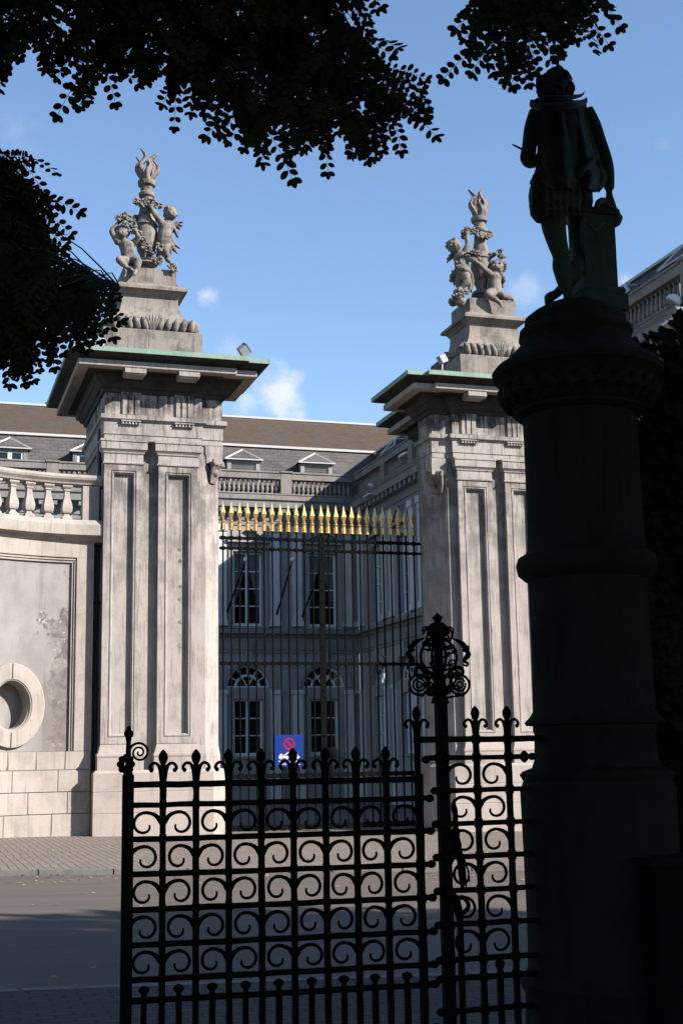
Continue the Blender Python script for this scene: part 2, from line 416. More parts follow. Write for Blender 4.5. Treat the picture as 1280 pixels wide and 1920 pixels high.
def m_setts(name, w, h, c1, c2, mort, rot=0, ms=.012):
    c1, c2, mort = kc(c1), kc(c2), kc(mort)
    m, nt, b = newmat(name, .88, 0, .2); g = G(nt)
    dn = g.N.new('ShaderNodeTexNoise'); dn.inputs['Scale'].default_value = 1.3; g.L.new(g.pos, dn.inputs['Vector'])
    wv = g.N.new('ShaderNodeVectorMath'); wv.operation = 'MULTIPLY_ADD'; g.L.new(dn.outputs['Color'], wv.inputs[0]); wv.inputs[1].default_value = (.10,)*3; g.L.new(g.pos, wv.inputs[2])
    br = g.N.new('ShaderNodeTexBrick'); br.inputs['Scale'].default_value = 1; br.offset = .5
    br.inputs['Brick Width'].default_value = w; br.inputs['Row Height'].default_value = h; br.inputs['Mortar Size'].default_value = ms; br.inputs['Mortar Smooth'].default_value = .4
    br.inputs['Color1'].default_value = (*c1, 1); br.inputs['Color2'].default_value = (*c2, 1); br.inputs['Mortar'].default_value = (*mort, 1)
    g.L.new(g.map((1,1,1), rot=(0,0,rot), src=wv.outputs[0]), br.inputs['Vector'])
    n = g.noise(g.map((.8,)*3), 1, 6, .65); n3 = g.noise(g.map((25,)*3), 1, 4)
    c = g.mix(g.math('MULTIPLY', g.ramp(n, .4, .7), .5), br.outputs['Color'], tuple((x+y)*.36 for x, y in zip(c1, c2)))
    c = g.mix(g.math('MULTIPLY', g.ramp(n3, .5, .75), .35), c, mort)
    nt.links.new(c, b.inputs['Base Color'])
    g.bump(b, g.math('ADD', g.math('MULTIPLY', br.outputs['Fac'], -1), g.math('MULTIPLY', n3, .3)), .8, .012); return m
M_setts = m_setts('sandstone_setts', .22, .13, (.38, .335, .29), (.30, .265, .23), (.14, .122, .105), R(90))
M_cobble = m_setts('grey_paving', .22, .11, (.115, .113, .115), (.085, .084, .087), (.05, .05, .05), 0)
M_ground = stone('packed_earth', (.07, .062, .05), (.04, .036, .03), .2, .6, .6)
M_court = m_setts('courtyard_paving', .3, .2, (.30, .28, .26), (.26, .245, .225), (.14, .13, .12))
M_kerb = stone('kerb_granite', (.30, .29, .275), (.17, .165, .16), .3, .5, 2)
# ================================================================ THE GROUND
YP = 31.2                       # front plane of the gate piers
YG = 32.6                       # plane of the palace gate
YF = 58.5                       # palace front
def zg(x): return -.02*(max(-30, min(30, x))-3)
def sheet(name, mat, strips, dz, label=None):
    """strips: list of (x, y0, y1); a sheet laid on the gentle sideways slope"""
    mb = MB(); vs = []; fs = []
    for (x, y0, y1) in strips: vs += [(x, y0, zg(x)+dz), (x, y1, zg(x)+dz)]
    for i in range(len(strips)-1): a = 2*i; fs.append((a, a+2, a+3, a+1))
    mb.add(vs, fs); o = mb.build(name, mat); o['kind'] = 'structure'; return o
def kn(x): return 10.2-.05*(x-1.4)
def kf(x): return 21.45-.14*(x-1.4)
XS = [-30, -12, 1.4, 12, 30]
sheet('ground', M_ground, [(-900, -900, 900), (-30, -900, 900), (30, -900, 900), (900, -900, 900)], -.16)
sheet('road', M_asph, [(x, kn(x)-.1, kf(x)+.1) for x in XS], -.075)
sheet('pavement', M_cobble, [(x, 4.0, kn(x)-.14) for x in XS], 0)
sheet('pavement', M_setts, [(x, kf(x)+.14, YG+.6) for x in XS], 0)
sheet('courtyard', M_court, [(x, YG+.6, YF+1) for x in (-12, 0, 12, 22)], -.004)
mb = MB()
def kerb(yf, lo, hi, name):
    mb = MB(); x = -30
    while x < 30:
        x1 = x+1.1; a, b = yf(x), yf(x1-.012)
        vs = []
        for xx, yy in ((x, a), (x1-.012, b)):
            for dy, z in ((lo, -.12), (hi, -.12), (hi, .004), (lo, .004)): vs.append((xx, yy+dy, zg(xx)+z))
        mb.add(vs, [(0,1,2,3),(7,6,5,4),(0,4,5,1),(1,5,6,2),(2,6,7,3),(3,7,4,0)]); x = x1
    o = mb.build(name, M_kerb, bev=.01); o['kind'] = 'structure'
kerb(kn, -.14, .0, 'kerb'); kerb(kf, .0, .14, 'kerb')
# fallen leaves in the far gutter, nobody could count them
mb = MB(); rr = random.Random(3)
for i in range(420):
    x = rr.uniform(-3, 12); y = (kf(x)-rr.random()**2*2.0) if rr.random() < .5 else rr.uniform(9, 28)
    z = zg(x)+(-.068 if y < kf(x) and y > kn(x) else .008); a = rr.random()*6.28; s_ = rr.uniform(.02, .045)
    mb.add([(x+math.cos(a+k*2.1)*s_, y+math.sin(a+k*2.1)*s_, z+rr.random()*.02) for k in range(3)], [(0,1,2)])
tag(mb.build('fallen_leaves', flatmat('dry_leaf', (.24, .15, .05), .8), fix=False), 'dry yellow leaves scattered on the street and along its far kerb', 'leaves', kind='stuff')

# ================================================================ GATE PIERS
def zf(py, off=0.0, px=300): return at(px, py, Y=YP-off).z
def panel_front(mb, x0, x1, z0, z1, y, rings):
    """front (facing -Y) rectangle with nested frames; rings = (inset, depth behind y)"""
    vs = []; fs = []
    for (i, d) in rings:
        vs += [(x0+i, y+d, z0+i), (x1-i, y+d, z0+i), (x1-i, y+d, z1-i), (x0+i, y+d, z1-i)]
    n = len(rings)
    for k in range(n-1):
        for j in range(4):
            l = (j+1) % 4; fs.append((k*4+j, k*4+l, (k+1)*4+l, (k+1)*4+j))
    fs.append(tuple((n-1)*4+j for j in range(4))); mb.add(vs, fs)

XL0 = at(419, 1200, Y=YP).x            # opening corner of the left pier
XR0 = at(813, 850, Y=YP).x             # opening corner of the right pier
PZ = dict(ground=-.35, base=zf(1443), torus0=zf(1419), shaft0=zf(1398), astr=zf(873), cap0=zf(855), cap1=zf(835), arch1=zf(819), taen=zf(791, .06), fri0=zf(782),
          fri1=zf(742), green=None)
def grow(py0, off, px=300): return at(px, py0, Y=YP-off).z
def pier(sgn, X0, label, floods):
    root = thing('gate_pier', (X0+sgn*1.4, YP+1.75, zg(X0)), label, 'gate pier', 'stone piers flanking the palace gate')
    def PX(u): return X0+sgn*u
    def poly(pts):
        q = [(PX(u), YP+v) for u, v in pts]
        return q if sgn > 0 else q[::-1]
    WID, DEP = 2.80, 3.6
    # plan drawn for u growing to the right, counter-clockwise from above when sgn>0
    shaft = [(.40, .16), (WID-.03, .16), (WID-.03, DEP), (1.0, DEP), (1.0, 1.05), (0, 1.05), (0, .56)]
    # --- plinth in courses with fine joints
    mb = MB(); pl = [(.30, -.02), (WID+.08, -.02), (WID+.08, DEP+.05), (1.0, DEP+.05), (1.0, 1.1), (-.10, 1.1), (-.10, .42)]
    z = [PZ['ground'], zf(1523), zf(1483), PZ['base']]
    prof = [(.10, z[0]), (.10, z[1]-.008), (.09, z[1]), (.09, z[1]+.006), (.10, z[1]+.012), (.10, z[2]-.008), (.09, z[2]), (.09, z[2]+.006), (.10, z[2]+.012),
            (.10, z[3]-.06), (.055, z[3]-.01), (.045, z[3])]
    mb.plan(poly(pl), prof); mb.build('plinth', M_plinth, root)
    mb = MB(); mb.plan(poly(shaft), [(.04, PZ['base']-.02), (.04, PZ['torus0']), (.0, PZ['shaft0']), (0, PZ['cap1']+.08)])
    mb.build('shaft', M_pier, root)
    mb = MB()
    for (ua, ub) in ((.62, 1.55), (1.92, 2.82)):
        # pilaster base
        q = [(ua, 0), (ub, 0), (ub, .2), (ua, .2)]
        mb2 = MB(); mb2.plan(poly(q), [(.07, PZ['base']-.01), (.07, PZ['torus0']-.01), (.085, PZ['torus0']+.03), (.08, PZ['torus0']+.08), (.05, PZ['torus0']+.10), (.045, PZ['torus0']+.13), (.015, PZ['shaft0']-.02), (0, PZ['shaft0']+.03), (0, PZ['shaft0']+.05)])
        mb2.build('pilaster_base', M_plinth, root)
        pm = MB(); x0, x1 = sorted((PX(ua), PX(ub))); z0, z1 = PZ['shaft0']+.04, PZ['astr']
        panel_front(pm, x0, x1, z0, z1, YP, [(0, .14), (0, 0), (.155, 0), (.157, .02), (.175, .02), (.177, .0), (.205, .0), (.225, .03), (.235, .03), (.237, .11)])
        p = pm.build('pilaster', M_pier, root)
        cm = MB(); cm.plan(poly(q), [(0, z1-.01), (.03, z1), (.035, z1+.03), (.01, z1+.05), (.005, PZ['cap0']), (.03, PZ['cap0']+.02), (.035, PZ['cap0']+.05), (.075, PZ['cap0']+.10), (.09, PZ['cap0']+.11), (.09, PZ['cap1']+.02), (.11, PZ['cap1']+.03), (.11, PZ['cap1']+.08), (.03, PZ['cap1']+.09)])
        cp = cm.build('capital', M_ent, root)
    # --- entablature, plan with a shallow break near the opening
    ent = [(0, .12), (.52, .12), (.52, 0), (WID+.03, 0), (WID+.03, DEP), (1.0, DEP), (1.0, 1.05), (0, 1.05)]
    a0, a1 = PZ['cap1']+.085, PZ['arch1']
    tz, f0, f1 = PZ['taen'], PZ['fri0'], PZ['fri1']
    mb = MB()
    mb.plan(poly(ent), [(-.02, a0-.02), (0, a0), (0, a1), (.02, a1+.01), (.02, tz-.03), (.045, tz), (.10, tz+.02), (.10, f0-.01), (.02, f0+.01), (0, f0+.012), (0, f1)])
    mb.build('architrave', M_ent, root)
    sb = grow(718, .25); so_ = grow(706, .66); cb = grow(690.5, .70); ct = grow(681, .70); gb = grow(664.5, .95); gt = grow(656, .95); mt = grow(704, .72)
    mb = MB()
    mb.plan(poly(ent), [(0, f1), (.05, f1+.01), (.07, f1+.06), (.07, f1+.10), (.12, f1+.12), (.17, f1+.19), (.20, sb-.02), (.24, sb), (.28, cb-.03), (.62, cb-.02), (.64, cb), (.64, ct), (.64, ct+.01), (.68, ct+.05), (.76, ct+.08), (.88, gb-.03), (.93, gb-.01), (.93, gb), (.3, gb+.02)])
    mb.build('cornice', M_crust_shade, root)
    mb = MB(); mb.plan(poly(ent), [(.5, cb-.025), (.69, cb-.025), (.705, cb-.01), (.705, ct), (.5, ct+.002)]); mb.build('corona', M_corona, root, bev=.006)
    mb = MB(); mb.plan(poly(ent), [(.90, gb-.004), (.955, gb-.004), (.955, gt), (.90, gt+.01), (-.2, gt+.07)])
    mb.build('copper_flashing', M_copper, root)
    # mutules under the corona + triglyphs with guttae
    for uc in ((.95, 2.22) if sgn < 0 else (.95, 2.22)):
        tm = MB(); fm = f1
        for k in (-1, 0, 1):
            x = PX(uc+k*.145)
            tm.box(x-.052, x+.052, YP-.045, YP+.02, f0+.012, fm-.02)
            tm.add([(x-.052, YP-.045, f0+.01), (x-.072, YP-.02, f0+.01), (x-.072, YP-.02, fm-.02), (x-.052, YP-.045, fm-.02)], [(0,1,2,3)])
        tm.box(PX(uc)-.235, PX(uc)+.235, YP-.018, YP+.02, f0+.011, fm-.01)
        tm.box(PX(uc)-.24, PX(uc)+.24, YP-.055, YP+.02, fm-.02, fm+.03)
        for k in range(6):
            x = PX(uc)+(k-2.5)*.078; tm.lathe([(.018, 0), (.034, -.07)], (x, YP-.065, tz-.03), 8)
        tm.box(PX(uc)-.235, PX(uc)+.235, YP-.10, YP-.03, tz-.035, tz-.006)
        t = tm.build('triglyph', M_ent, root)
    for (uc, yy) in ((.95, 0), (2.22, 0)):
        tm = MB(); tm.box(PX(uc)-.25, PX(uc)+.25, YP-.69, YP-.24, mt+.03, cb-.027); tm.box(PX(uc)-.235, PX(uc)+.235, YP-.66, YP-.26, mt, mt+.03)
        tm.build('mutule', M_corona, root, bev=.008)
    # carved leaf console at the head of the chamfered corner
    om = MB(); zc = PZ['astr']
    dirv = Vector((-sgn*math.sin(R(45)), -math.cos(R(45)), 0)); side = Vector((dirv.y, -dirv.x, 0))
    cc = Vector((PX(.20), YP+.32, zc))
    for k in range(-2, 3):
        sd = side*(k*.10)
        pts = [cc+sd*.6+Vector((0,0,-.45))+dirv*.0, cc+sd*.9+Vector((0,0,-.2))+dirv*.07, cc+sd+Vector((0,0,.0))+dirv*.14, cc+sd*1.2+Vector((0,0,.17))+dirv*.22, cc+sd*1.3+Vector((0,0,.26))+dirv*.20]
        om.tube(pts, [.03, .05, .07, .075, .05], 8, 4)
        om.sphere(pts[3]+dirv*.04+Vector((0,0,-.06)), .055, 8, 6)
    om.sphere(cc+dirv*.1+Vector((0,0,-.12)), .12, 10, 7); om.sphere(cc+dirv*.15+Vector((0,0,.12)), .13, 10, 7)
    om.v = [tuple(cc+Vector((0,0,.14))+(Vector(v)-cc-Vector((0,0,.14)))*.78) for v in om.v]
    organic(om, 'console', M_sculpt, root, .016, 3)
    mb = MB(); z9 = a0+.02
    tri = [(-.02, .13), (.40, .13), (-.02, .55)]
    mb.plan(poly(tri) , [(-.01, z9-.45), (-.01, z9-.3), (.0, z9-.2), (.0, z9+.02)])
    mb.build('corner_block', M_ent, root)
    # small round repair patches on the inner pilaster
    if sgn < 0:
        for (qx, qy, rr_) in ((341, 1030, .05), (342, 1052, .045), (342, 1100, .04), (341, 1124, .045), (342, 1166, .05), (342, 1187, .035), (342, 1210, .06)):
            q = at(qx-4, qy, Y=YP+.11); dm = MB(); dm.lathe([(rr_, 0), (rr_, .004), (rr_*.8, .006)], (0, 0, 0), 12, mod=lambda a, i: 1+.1*math.sin(3*a+qy)); dm.v = [(q.x+v[0], q.y-v[2]+.001, q.z+v[1]) for v in dm.v]
            dm.build('repair_patch', M_plinth if qy % 2 else M_sculpt2, root)
    # --- floodlights on the cornice
    return root, gt+.05
pierL, ZT = pier(-1, XL0, 'weathered limestone gate pier adjoining the curved garden wall, left of the gilded gate', 1)
pierR, ZT = pier(1, XR0, 'weathered limestone gate pier partly hidden by the dark column, right of the gilded gate', 1)

M_lampg = flatmat('lamp_pale_grey', (.20, .20, .20), .7)
def flood(px, py, yy, lab, aim, s=.2, mat=None):
    p = at(px, py, Y=yy); r = thing('floodlight', (p.x, p.y, ZT-.03), lab, 'floodlight', 'floodlights on the pier cornices')
    M_ = Matrix.Translation(p) @ Matrix.Rotation(aim[0], 4, 'Z') @ Matrix.Rotation(aim[1], 4, 'X') @ Matrix.Rotation(aim[2], 4, 'Y')
    mb = MB(); mb.boxm(M_, s*.5, s*.32, s*.45); mb.boxm(M_ @ Matrix.Translation((0, 0, s*.45)), s*.54, s*.36, s*.03); mb.build('housing', mat or M_grey, r, bev=.008)
    mb = MB(); mb.boxm(M_ @ Matrix.Translation((0, s*.33, 0)), s*.42, s*.02, s*.37); mb.build('lens', M_lampglass, r)
    mb = MB(); mb.bar((p.x-s*.2, p.y, ZT-.06), (p.x, p.y, p.z), .04); mb.box(p.x-s*.1, p.x+s*.6, p.y-.1, p.y+.1, ZT-.06, ZT+.06); mb.build('bracket', M_grey, r)
flood(457, 657, YP-.35, 'small grey floodlight tilted on the right end of the left pier cornice', (R(20), R(30), R(40)), .26)
flood(184, 640, YP+.1, 'pale floodlight at the left end of the left pier cornice behind the leaves', (R(-30), R(-20), R(30)), .28, M_lampw)
flood(829, 674, YP+.6, 'white angled floodlight on the right pier cornice beside the pedestal', (R(15), R(-10), R(-25)), .23, M_lampg)

# ================================================================ SCULPTURES ON THE PIERS
YA = YP+1.7
def pedestal(cx, root):
    c = (cx, YA)
    def sq(h): return [(cx-h, YA-h), (cx+h, YA-h), (cx+h, YA+h), (cx-h, YA+h)]
    px = 300
    def zz(py, off): return at(285, py, Y=YA-off).z
    H1, z0, z1 = 1.21, ZT-.12, zz(618, 1.21)
    mb = MB(); mb.plan(sq(H1), [(0, z0), (0, z1-.02), (-.02, z1), (-.3, z1+.005)]); mb.build('block', M_sculpt2, root, bev=.0)
    # gadrooned cushion
    zb, zt = z1, zz(596, .95); h = (zt-zb)
    mb = MB(); mb.plan(sq(.96), [(0, zb), (.02, zb+h*.05), (.10, zb+h*.2), (.14, zb+h*.45), (.13, zb+h*.7), (.06, zb+h*.92), (-.02, zt)])
    mb2 = MB()
    for sdn in range(4):
        Mx = Matrix.Translation((cx, YA, 0)) @ Matrix.Rotation(sdn*math.pi/2, 4, 'Z')
        n = 11
        for k in range(n):
            if k == 5: continue
            u = (k-(n-1)/2)*(2.1/n); ln = -math.copysign(.05, u)
            pts = [Mx @ Vector((u+ln, -.98, zb+.02)), Mx @ Vector((u+ln*.4, -1.08, zb+h*.25)), Mx @ Vector((u-ln*.4, -1.11, zb+h*.6)), Mx @ Vector((u-ln, -.98, zt-.01))]
            mb2.tube(pts, [.05, .085, .08, .03], 8, 3)
        for k in (-2, -1, 0, 1, 2):
            pts = [Mx @ Vector((k*.02, -1.08, zb+.03)), Mx @ Vector((k*.05, -1.15, zb+h*.5)), Mx @ Vector((k*.085, -1.14, zb+h*(1.05-.06*abs(k))))]
            mb2.tube(pts, [.02, .035, .02], 6, 3)
    mb.build('cushion', M_sculpt, root, smooth=30); mb2.build('gadroon', M_sculpt, root, smooth=60)
    z2, z3, z4 = zz(551, .72), zz(540, .9), zz(531, .8)
    mb = MB(); mb.plan(sq(.68), [(.22, zt-.02), (.20, zt+.03), (.12, zt+.14), (.06, zt+.28), (.03, zt+.42), (.02, z2-.1), (.03, z2-.06), (.06, z2-.05), (.06, z2-.02), (.10, z2+.02), (.20, z2+.09), (.22, z3-.02), (.22, z3+.05), (.18, z3+.09), (.05, z4+.0), (.0, z4+.03)])
    mb.build('body', M_sculpt2, root, smooth=25)
    zt2 = zz(503, .68)
    mb = MB(); mb.plan(sq(.66), [(.03, z4), (.03, z4+.05), (0, z4+.06), (0, zt2), (-.05, zt2+.02)]); mb.build('top_block', M_sculpt2, root, bev=.01)
    return zt2
def torch(cx, z0, root, lean):
    def zz(py): return at(275, py, Y=YA).z
    mb = MB()
    pf = [(497, .30), (491, .26), (486, .15), (481, .15), (472, .22), (455, .28), (435, .285), (427, .26), (424, .30), (420, .27), (412, .235), (398, .19), (387, .165), (372, .15), (369, .20), (364, .205), (361, .16), (352, .155), (349, .22), (344, .235), (341, .23), (339.5, .17)]
    mb.lathe([(r, zz(y)) for y, r in pf], (cx, YA, 0), 28); mb.build('torch', M_sculpt, root, smooth=35)
    fm = MB(); zb = zz(340)
    def fl(pts, rad): fm.tube([(cx+lean*a, YA+c, zb+b) for a, b, c in pts], rad, 8, 5, flat=.75)
    fl([(0, -.06, 0), (-.02, .12, 0), (-.13, .30, 0), (-.17, .44, 0), (-.07, .58, 0), (-.04, .70, 0), (-.11, .82, 0), (-.20, .90, 0)], [.13, .15, .13, .10, .085, .075, .045, .010])
    fl([(.03, -.06, 0), (.10, .18, .02), (.15, .36, 0), (.10, .50, 0), (.09, .60, 0), (.16, .67, 0), (.25, .76, 0), (.31, .80, 0)], [.12, .15, .14, .10, .08, .07, .05, .012])
    fl([(-.03, -.03, .03), (-.16, .16, .03), (-.25, .30, .03), (-.24, .42, 0), (-.19, .50, 0), (-.25, .60, 0), (-.29, .64, 0)], [.09, .10, .08, .06, .05, .035, .010])
    fl([(.04, -.03, -.03), (.17, .15, -.05), (.27, .30, -.06), (.25, .42, -.05), (.18, .54, -.05), (.10, .62, -.03)], [.09, .10, .09, .06, .04, .012])
    fl([(0, 0, -.08), (-.02, .20, -.13), (.05, .38, -.12), (.02, .52, -.10), (.06, .62, -.08)], [.10, .10, .07, .04, .010])
    fl([(0, 0, .08), (-.03, .25, .12), (.05, .42, .1), (.0, .6, .10)], [.10, .11, .08, .012])
    for k in range(14):
        a = k*.45; fl([(math.cos(a)*.10, -.02, math.sin(a)*.10), (math.cos(a)*.19, .20, math.sin(a)*.17), (math.cos(a+.35)*.17, .36+.06*(k % 3), math.sin(a+.35)*.14)], [.02, .028, .008])
    organic(fm, 'flame', M_sculpt, root, .011, 1)
def roses(mb, pts, rr, n=1, jit=.05, sd=1):
    r_ = random.Random(sd)
    for p in pts:
        for k in range(n):
            c = Vector(p)+Vector((r_.uniform(-1,1), r_.uniform(-1,1)*.8, r_.uniform(-1,1)))*jit
            ra = rr*r_.uniform(.75, 1.15); d = Vector((r_.uniform(-.6,.6), -1, r_.uniform(-.5,.7))).normalized()
            q = d.to_track_quat('Z', 'Y').to_matrix()
            mb.lathe([(ra*.25, -.3*ra), (ra*.85, -.1*ra), (ra, .35*ra), (ra*.8, .42*ra), (ra*.5, .1*ra), (ra*.12, .05*ra), (ra*.1, .4*ra), (ra*.02, .42*ra)], (0,0,0), 9) if False else None
            vs = []; prof = [(.3, -.5), (.85, -.2), (1.05, .3), (.85, .45), (.55, .1), (.25, .05), (.2, .3), (.02, .32)]; sg = 9; fs = []
            for i, (a, z) in enumerate(prof):
                for j in range(sg):
                    an = 6.283*j/sg; w = 1+.14*math.sin(5*an+i)
                    vs.append(c+q @ Vector((math.cos(an)*a*ra*w, math.sin(an)*a*ra*w, z*ra)))
            for i in range(len(prof)-1):
                for j in range(sg): k2 = (j+1) % sg; fs.append((i*sg+j, i*sg+k2, (i+1)*sg+k2, (i+1)*sg+j))
            fs.append(tuple(range(sg-1,-1,-1))); fs.append(tuple((len(prof)-1)*sg+j for j in range(sg)))
            mb.add(vs, fs)
            for l in range(2):
                ld = Vector((r_.uniform(-1,1), -.4, r_.uniform(-1,1))).normalized()
                mb.sphere(c+ld*ra*1.15, ra*.5, 6, 5, (1, .35, .8))
PXM = .0119                       # metres per photo pixel at the sculptures (left); the right one stands farther
def putto(root, Q, sc, head, chest, belly, hips, arms, legs, face, wing=None, drap=None, curls=True):
    b = MB(); k = sc
    H = Q(*head); rh = .155*k
    b.sphere(H, rh, 14, 10, (.92, 1.0, 1.06))
    C = Q(*chest); B = Q(*belly); P = Q(*hips)
    F = Vector(face).normalized()
    b.sphere(H+F*rh*.55+Vector((0,0,-rh*.35)), rh*.58, 10, 8)                 # cheeks and chin
    sdv = F.cross(Vector((0,0,1))).normalized()
    for s in (-1, 1):
        b.sphere(H+F*rh*.72+sdv*s*rh*.38+Vector((0,0,-rh*.28)), rh*.36, 8, 6)
        b.sphere(H+sdv*s*rh*.9+Vector((0,0,-rh*.1)), rh*.22, 8, 6)
    b.sphere(H+F*rh*1.04+Vector((0,0,-rh*.18)), rh*.17, 8, 6, (1,1,1.3))     # nose
    b.tube([H+F*rh*.98+sdv*-rh*.2+Vector((0,0,-rh*.55)), H+F*rh*1.06+Vector((0,0,-rh*.52)), H+F*rh*.98+sdv*rh*.2+Vector((0,0,-rh*.55))], rh*.09, 6)
    b.tube([H, (H+C)/2, C], [.10*k, .085*k, .13*k], 10)
    b.tube([C+(C-B)*.35, C, (C+B)/2, B, P], [.10*k, .165*k, .155*k, .165*k, .165*k], 14, 4)
    b.sphere(P, .17*k, 12, 8, (1, .95, .85))
    for a in arms:
        p = [Q(*q) for q in a]; b.sphere(p[0], .085*k, 8, 6)
        b.tube([p[0], (p[0]+p[1])/2, p[1], (p[1]+p[2])/2, p[2]], [.08*k, .075*k, .058*k, .06*k, .038*k], 9, 3)
        d = (p[2]-p[1]).normalized(); sdd = d.cross(Vector((0, 1, 0))).normalized(); hp = p[2]+d*.045*k
        b.sphere(hp, .05*k, 8, 6)
        for j, ln in enumerate((.06, .075, .07, .055)):
            o_ = sdd*(j-1.5)*.022*k; b.tube([hp+o_, hp+o_+d*ln*k*.7, hp+o_+d*ln*k*1.1+Vector((0,.02*k,-.012*k))], [.015*k, .014*k, .010*k], 6)
        b.tube([hp, hp+sdd*.05*k+d*.03*k], [.017*k, .013*k], 6)
    for l in legs:
        p = [Q(*q) for q in l]
        b.tube([p[0], (p[0]*.55+p[1]*.45), p[1], (p[1]*.6+p[2]*.4), p[2]], [.115*k, .115*k, .078*k, .082*k, .045*k], 10, 3)
        b.sphere(p[1], .08*k, 8, 6)
        if len(p) > 3: b.tube([p[2], (p[2]+p[3])/2+Vector((0,0,.01)), p[3]], [.05*k, .048*k, .036*k], 8, 2)
        for j in range(5):
            d = (p[-1]-p[2]).normalized() if len(p) > 3 else F
            s2 = d.cross(Vector((0,0,1))).normalized(); b.sphere(p[-1]+s2*(j-2)*.02*k+d*.02*k, .016*k, 6, 5)
    organic(b, 'putto', M_sculpt, root, .0145, 4)
    b = MB(); r_ = random.Random(int(H.x*100))
    for i in range(34):
        d = Vector((r_.gauss(0,1), r_.gauss(0,1), r_.gauss(.5,1))).normalized()
        if d.dot(F) > .55 and d.z < .75: d = (d-F*1.2).normalized()
        c = H+d*rh*.98; b.tube([c, c+Vector((r_.uniform(-.03,.03), r_.uniform(-.03,.03), .02)), c+Vector((r_.uniform(-.05,.05), r_.uniform(-.05,.05), r_.uniform(-.04,.03)))], [.035*k, .032*k, .012*k], 6, 2)
    b.sphere(H-F*rh*.12+Vector((0,0,rh*.12)), rh*.98, 12, 8)
    organic(b, 'hair', M_sculpt, root, .014, 1)
    if wing:
        b = MB()
        w0 = Q(*wing[0]); tips = [Q(*t) for t in wing[1:]]
        for t in tips:
            t = Vector(t); b.tube([w0, (w0+t)/2+Vector((0,0,.03)), t], [.045*k, .07*k, .045*k], 7, 3, flat=.4)
        organic(b, 'wing', M_sculpt, root, .013, 2)
    if drap:
        b = MB()
        for dd in drap:
            b.tube([Q(*q) for q in dd[0]], dd[1], 7, 4, flat=.8)
        organic(b, 'drapery', M_sculpt, root, .013, 2)

# left group
cxL = at(275, 400, Y=YA).x
SL = thing('sculpture_group', (cxL, YA, ZT), 'carved stone torch with two putti, left one seated under roses, on the left pier', 'sculpture', 'sculptures on the gate piers')
zt = pedestal(cxL, SL); torch(cxL, zt, SL, 1)
QL = lambda x, y, d=0: at(x, y, Y=YA+d)
putto(SL, QL, 1.15, (229.5, 437, -.30), (236.5, 459, -.32), (241, 476, -.34), (243, 489, -.38),
      [[(221, 453, -.3), (209.5, 434, -.32), (221, 419, -.30)], [(250, 456, -.32), (260, 446, -.45), (256, 436, -.5)]],
      [[(236, 491, -.45), (223.5, 487, -.78), (240, 503, -.75), (248, 506, -.85)], [(248, 489, -.4), (260, 490, -.72), (255, 508, -.78), (252, 515, -.90)]], (.05, -1, -.05))
putto(SL, QL, 1.18, (320, 400, -.22), (311, 425, -.18), (309, 443, -.2), (307.5, 456, -.2),
      [[(303, 418, -.28), (293, 405, -.36), (283, 389, -.32)], [(318, 419, -.05), (322, 432, .1), (312, 440, .15)]],
      [[(310, 457, -.2), (311, 470, -.3), (313.5, 488, -.2), (321, 493, -.36)], [(303, 458, -.2), (300.5, 474, -.2), (297, 490, -.05), (294, 495, -.2)]], (.35, -1, -.1),
      wing=[(320, 422, .05), (343, 417, .1), (342, 424, .1), (338, 430, .1), (333, 437, .1), (334, 446, .08)],
      drap=[([(318, 440, 0), (325, 455, .02), (338, 466, .02)], [.05, .08, .03]), ([(316, 445, 0), (322, 462, .0), (334, 476, .0)], [.05, .09, .02]), ([(314, 448, -.02), (318, 465, 0), (322, 477, -.02)], [.05, .08, .02]), ([(312, 462, -.02), (302, 462, -.34), (298, 458, -.3)], [.05, .06, .03])])
mb = MB(); roses(mb, [QL(224, 409, -.35), QL(232, 407, -.38), (QL(240, 412, -.4)), QL(247, 418, -.4), QL(249, 424, -.4), QL(237, 419, -.42)], .085, 3, .05, 2); mb.build('garland', M_sculpt, SL, smooth=50, fix=False)
mb = MB(); roses(mb, [QL(249, 436, -.42), QL(258, 440, -.42), QL(265, 447, -.40), QL(271, 456, -.38), QL(277, 465, -.36), QL(284, 473, -.34), QL(290, 485, -.45), QL(300, 491, -.5)], .085, 2, .05, 5); mb.build('garland', M_sculpt, SL, smooth=50, fix=False)
mb = MB(); roses(mb, [QL(257, 378, -.1), QL(263, 380, -.2), QL(270, 381, -.28), QL(281, 380, -.28), QL(290, 384, -.26), QL(301, 388, -.2)], .08, 2, .04, 9); mb.build('garland', M_sculpt, SL, smooth=50, fix=False)
for q_ in ((252, 410, 0), (300, 463, -.42), (325, 502, -.72)):
    mb = MB(); roses(mb, [QL(*q_)], .085, 2, .03, int(q_[0])); mb.build('rose', M_sculpt, SL, smooth=50, fix=False)
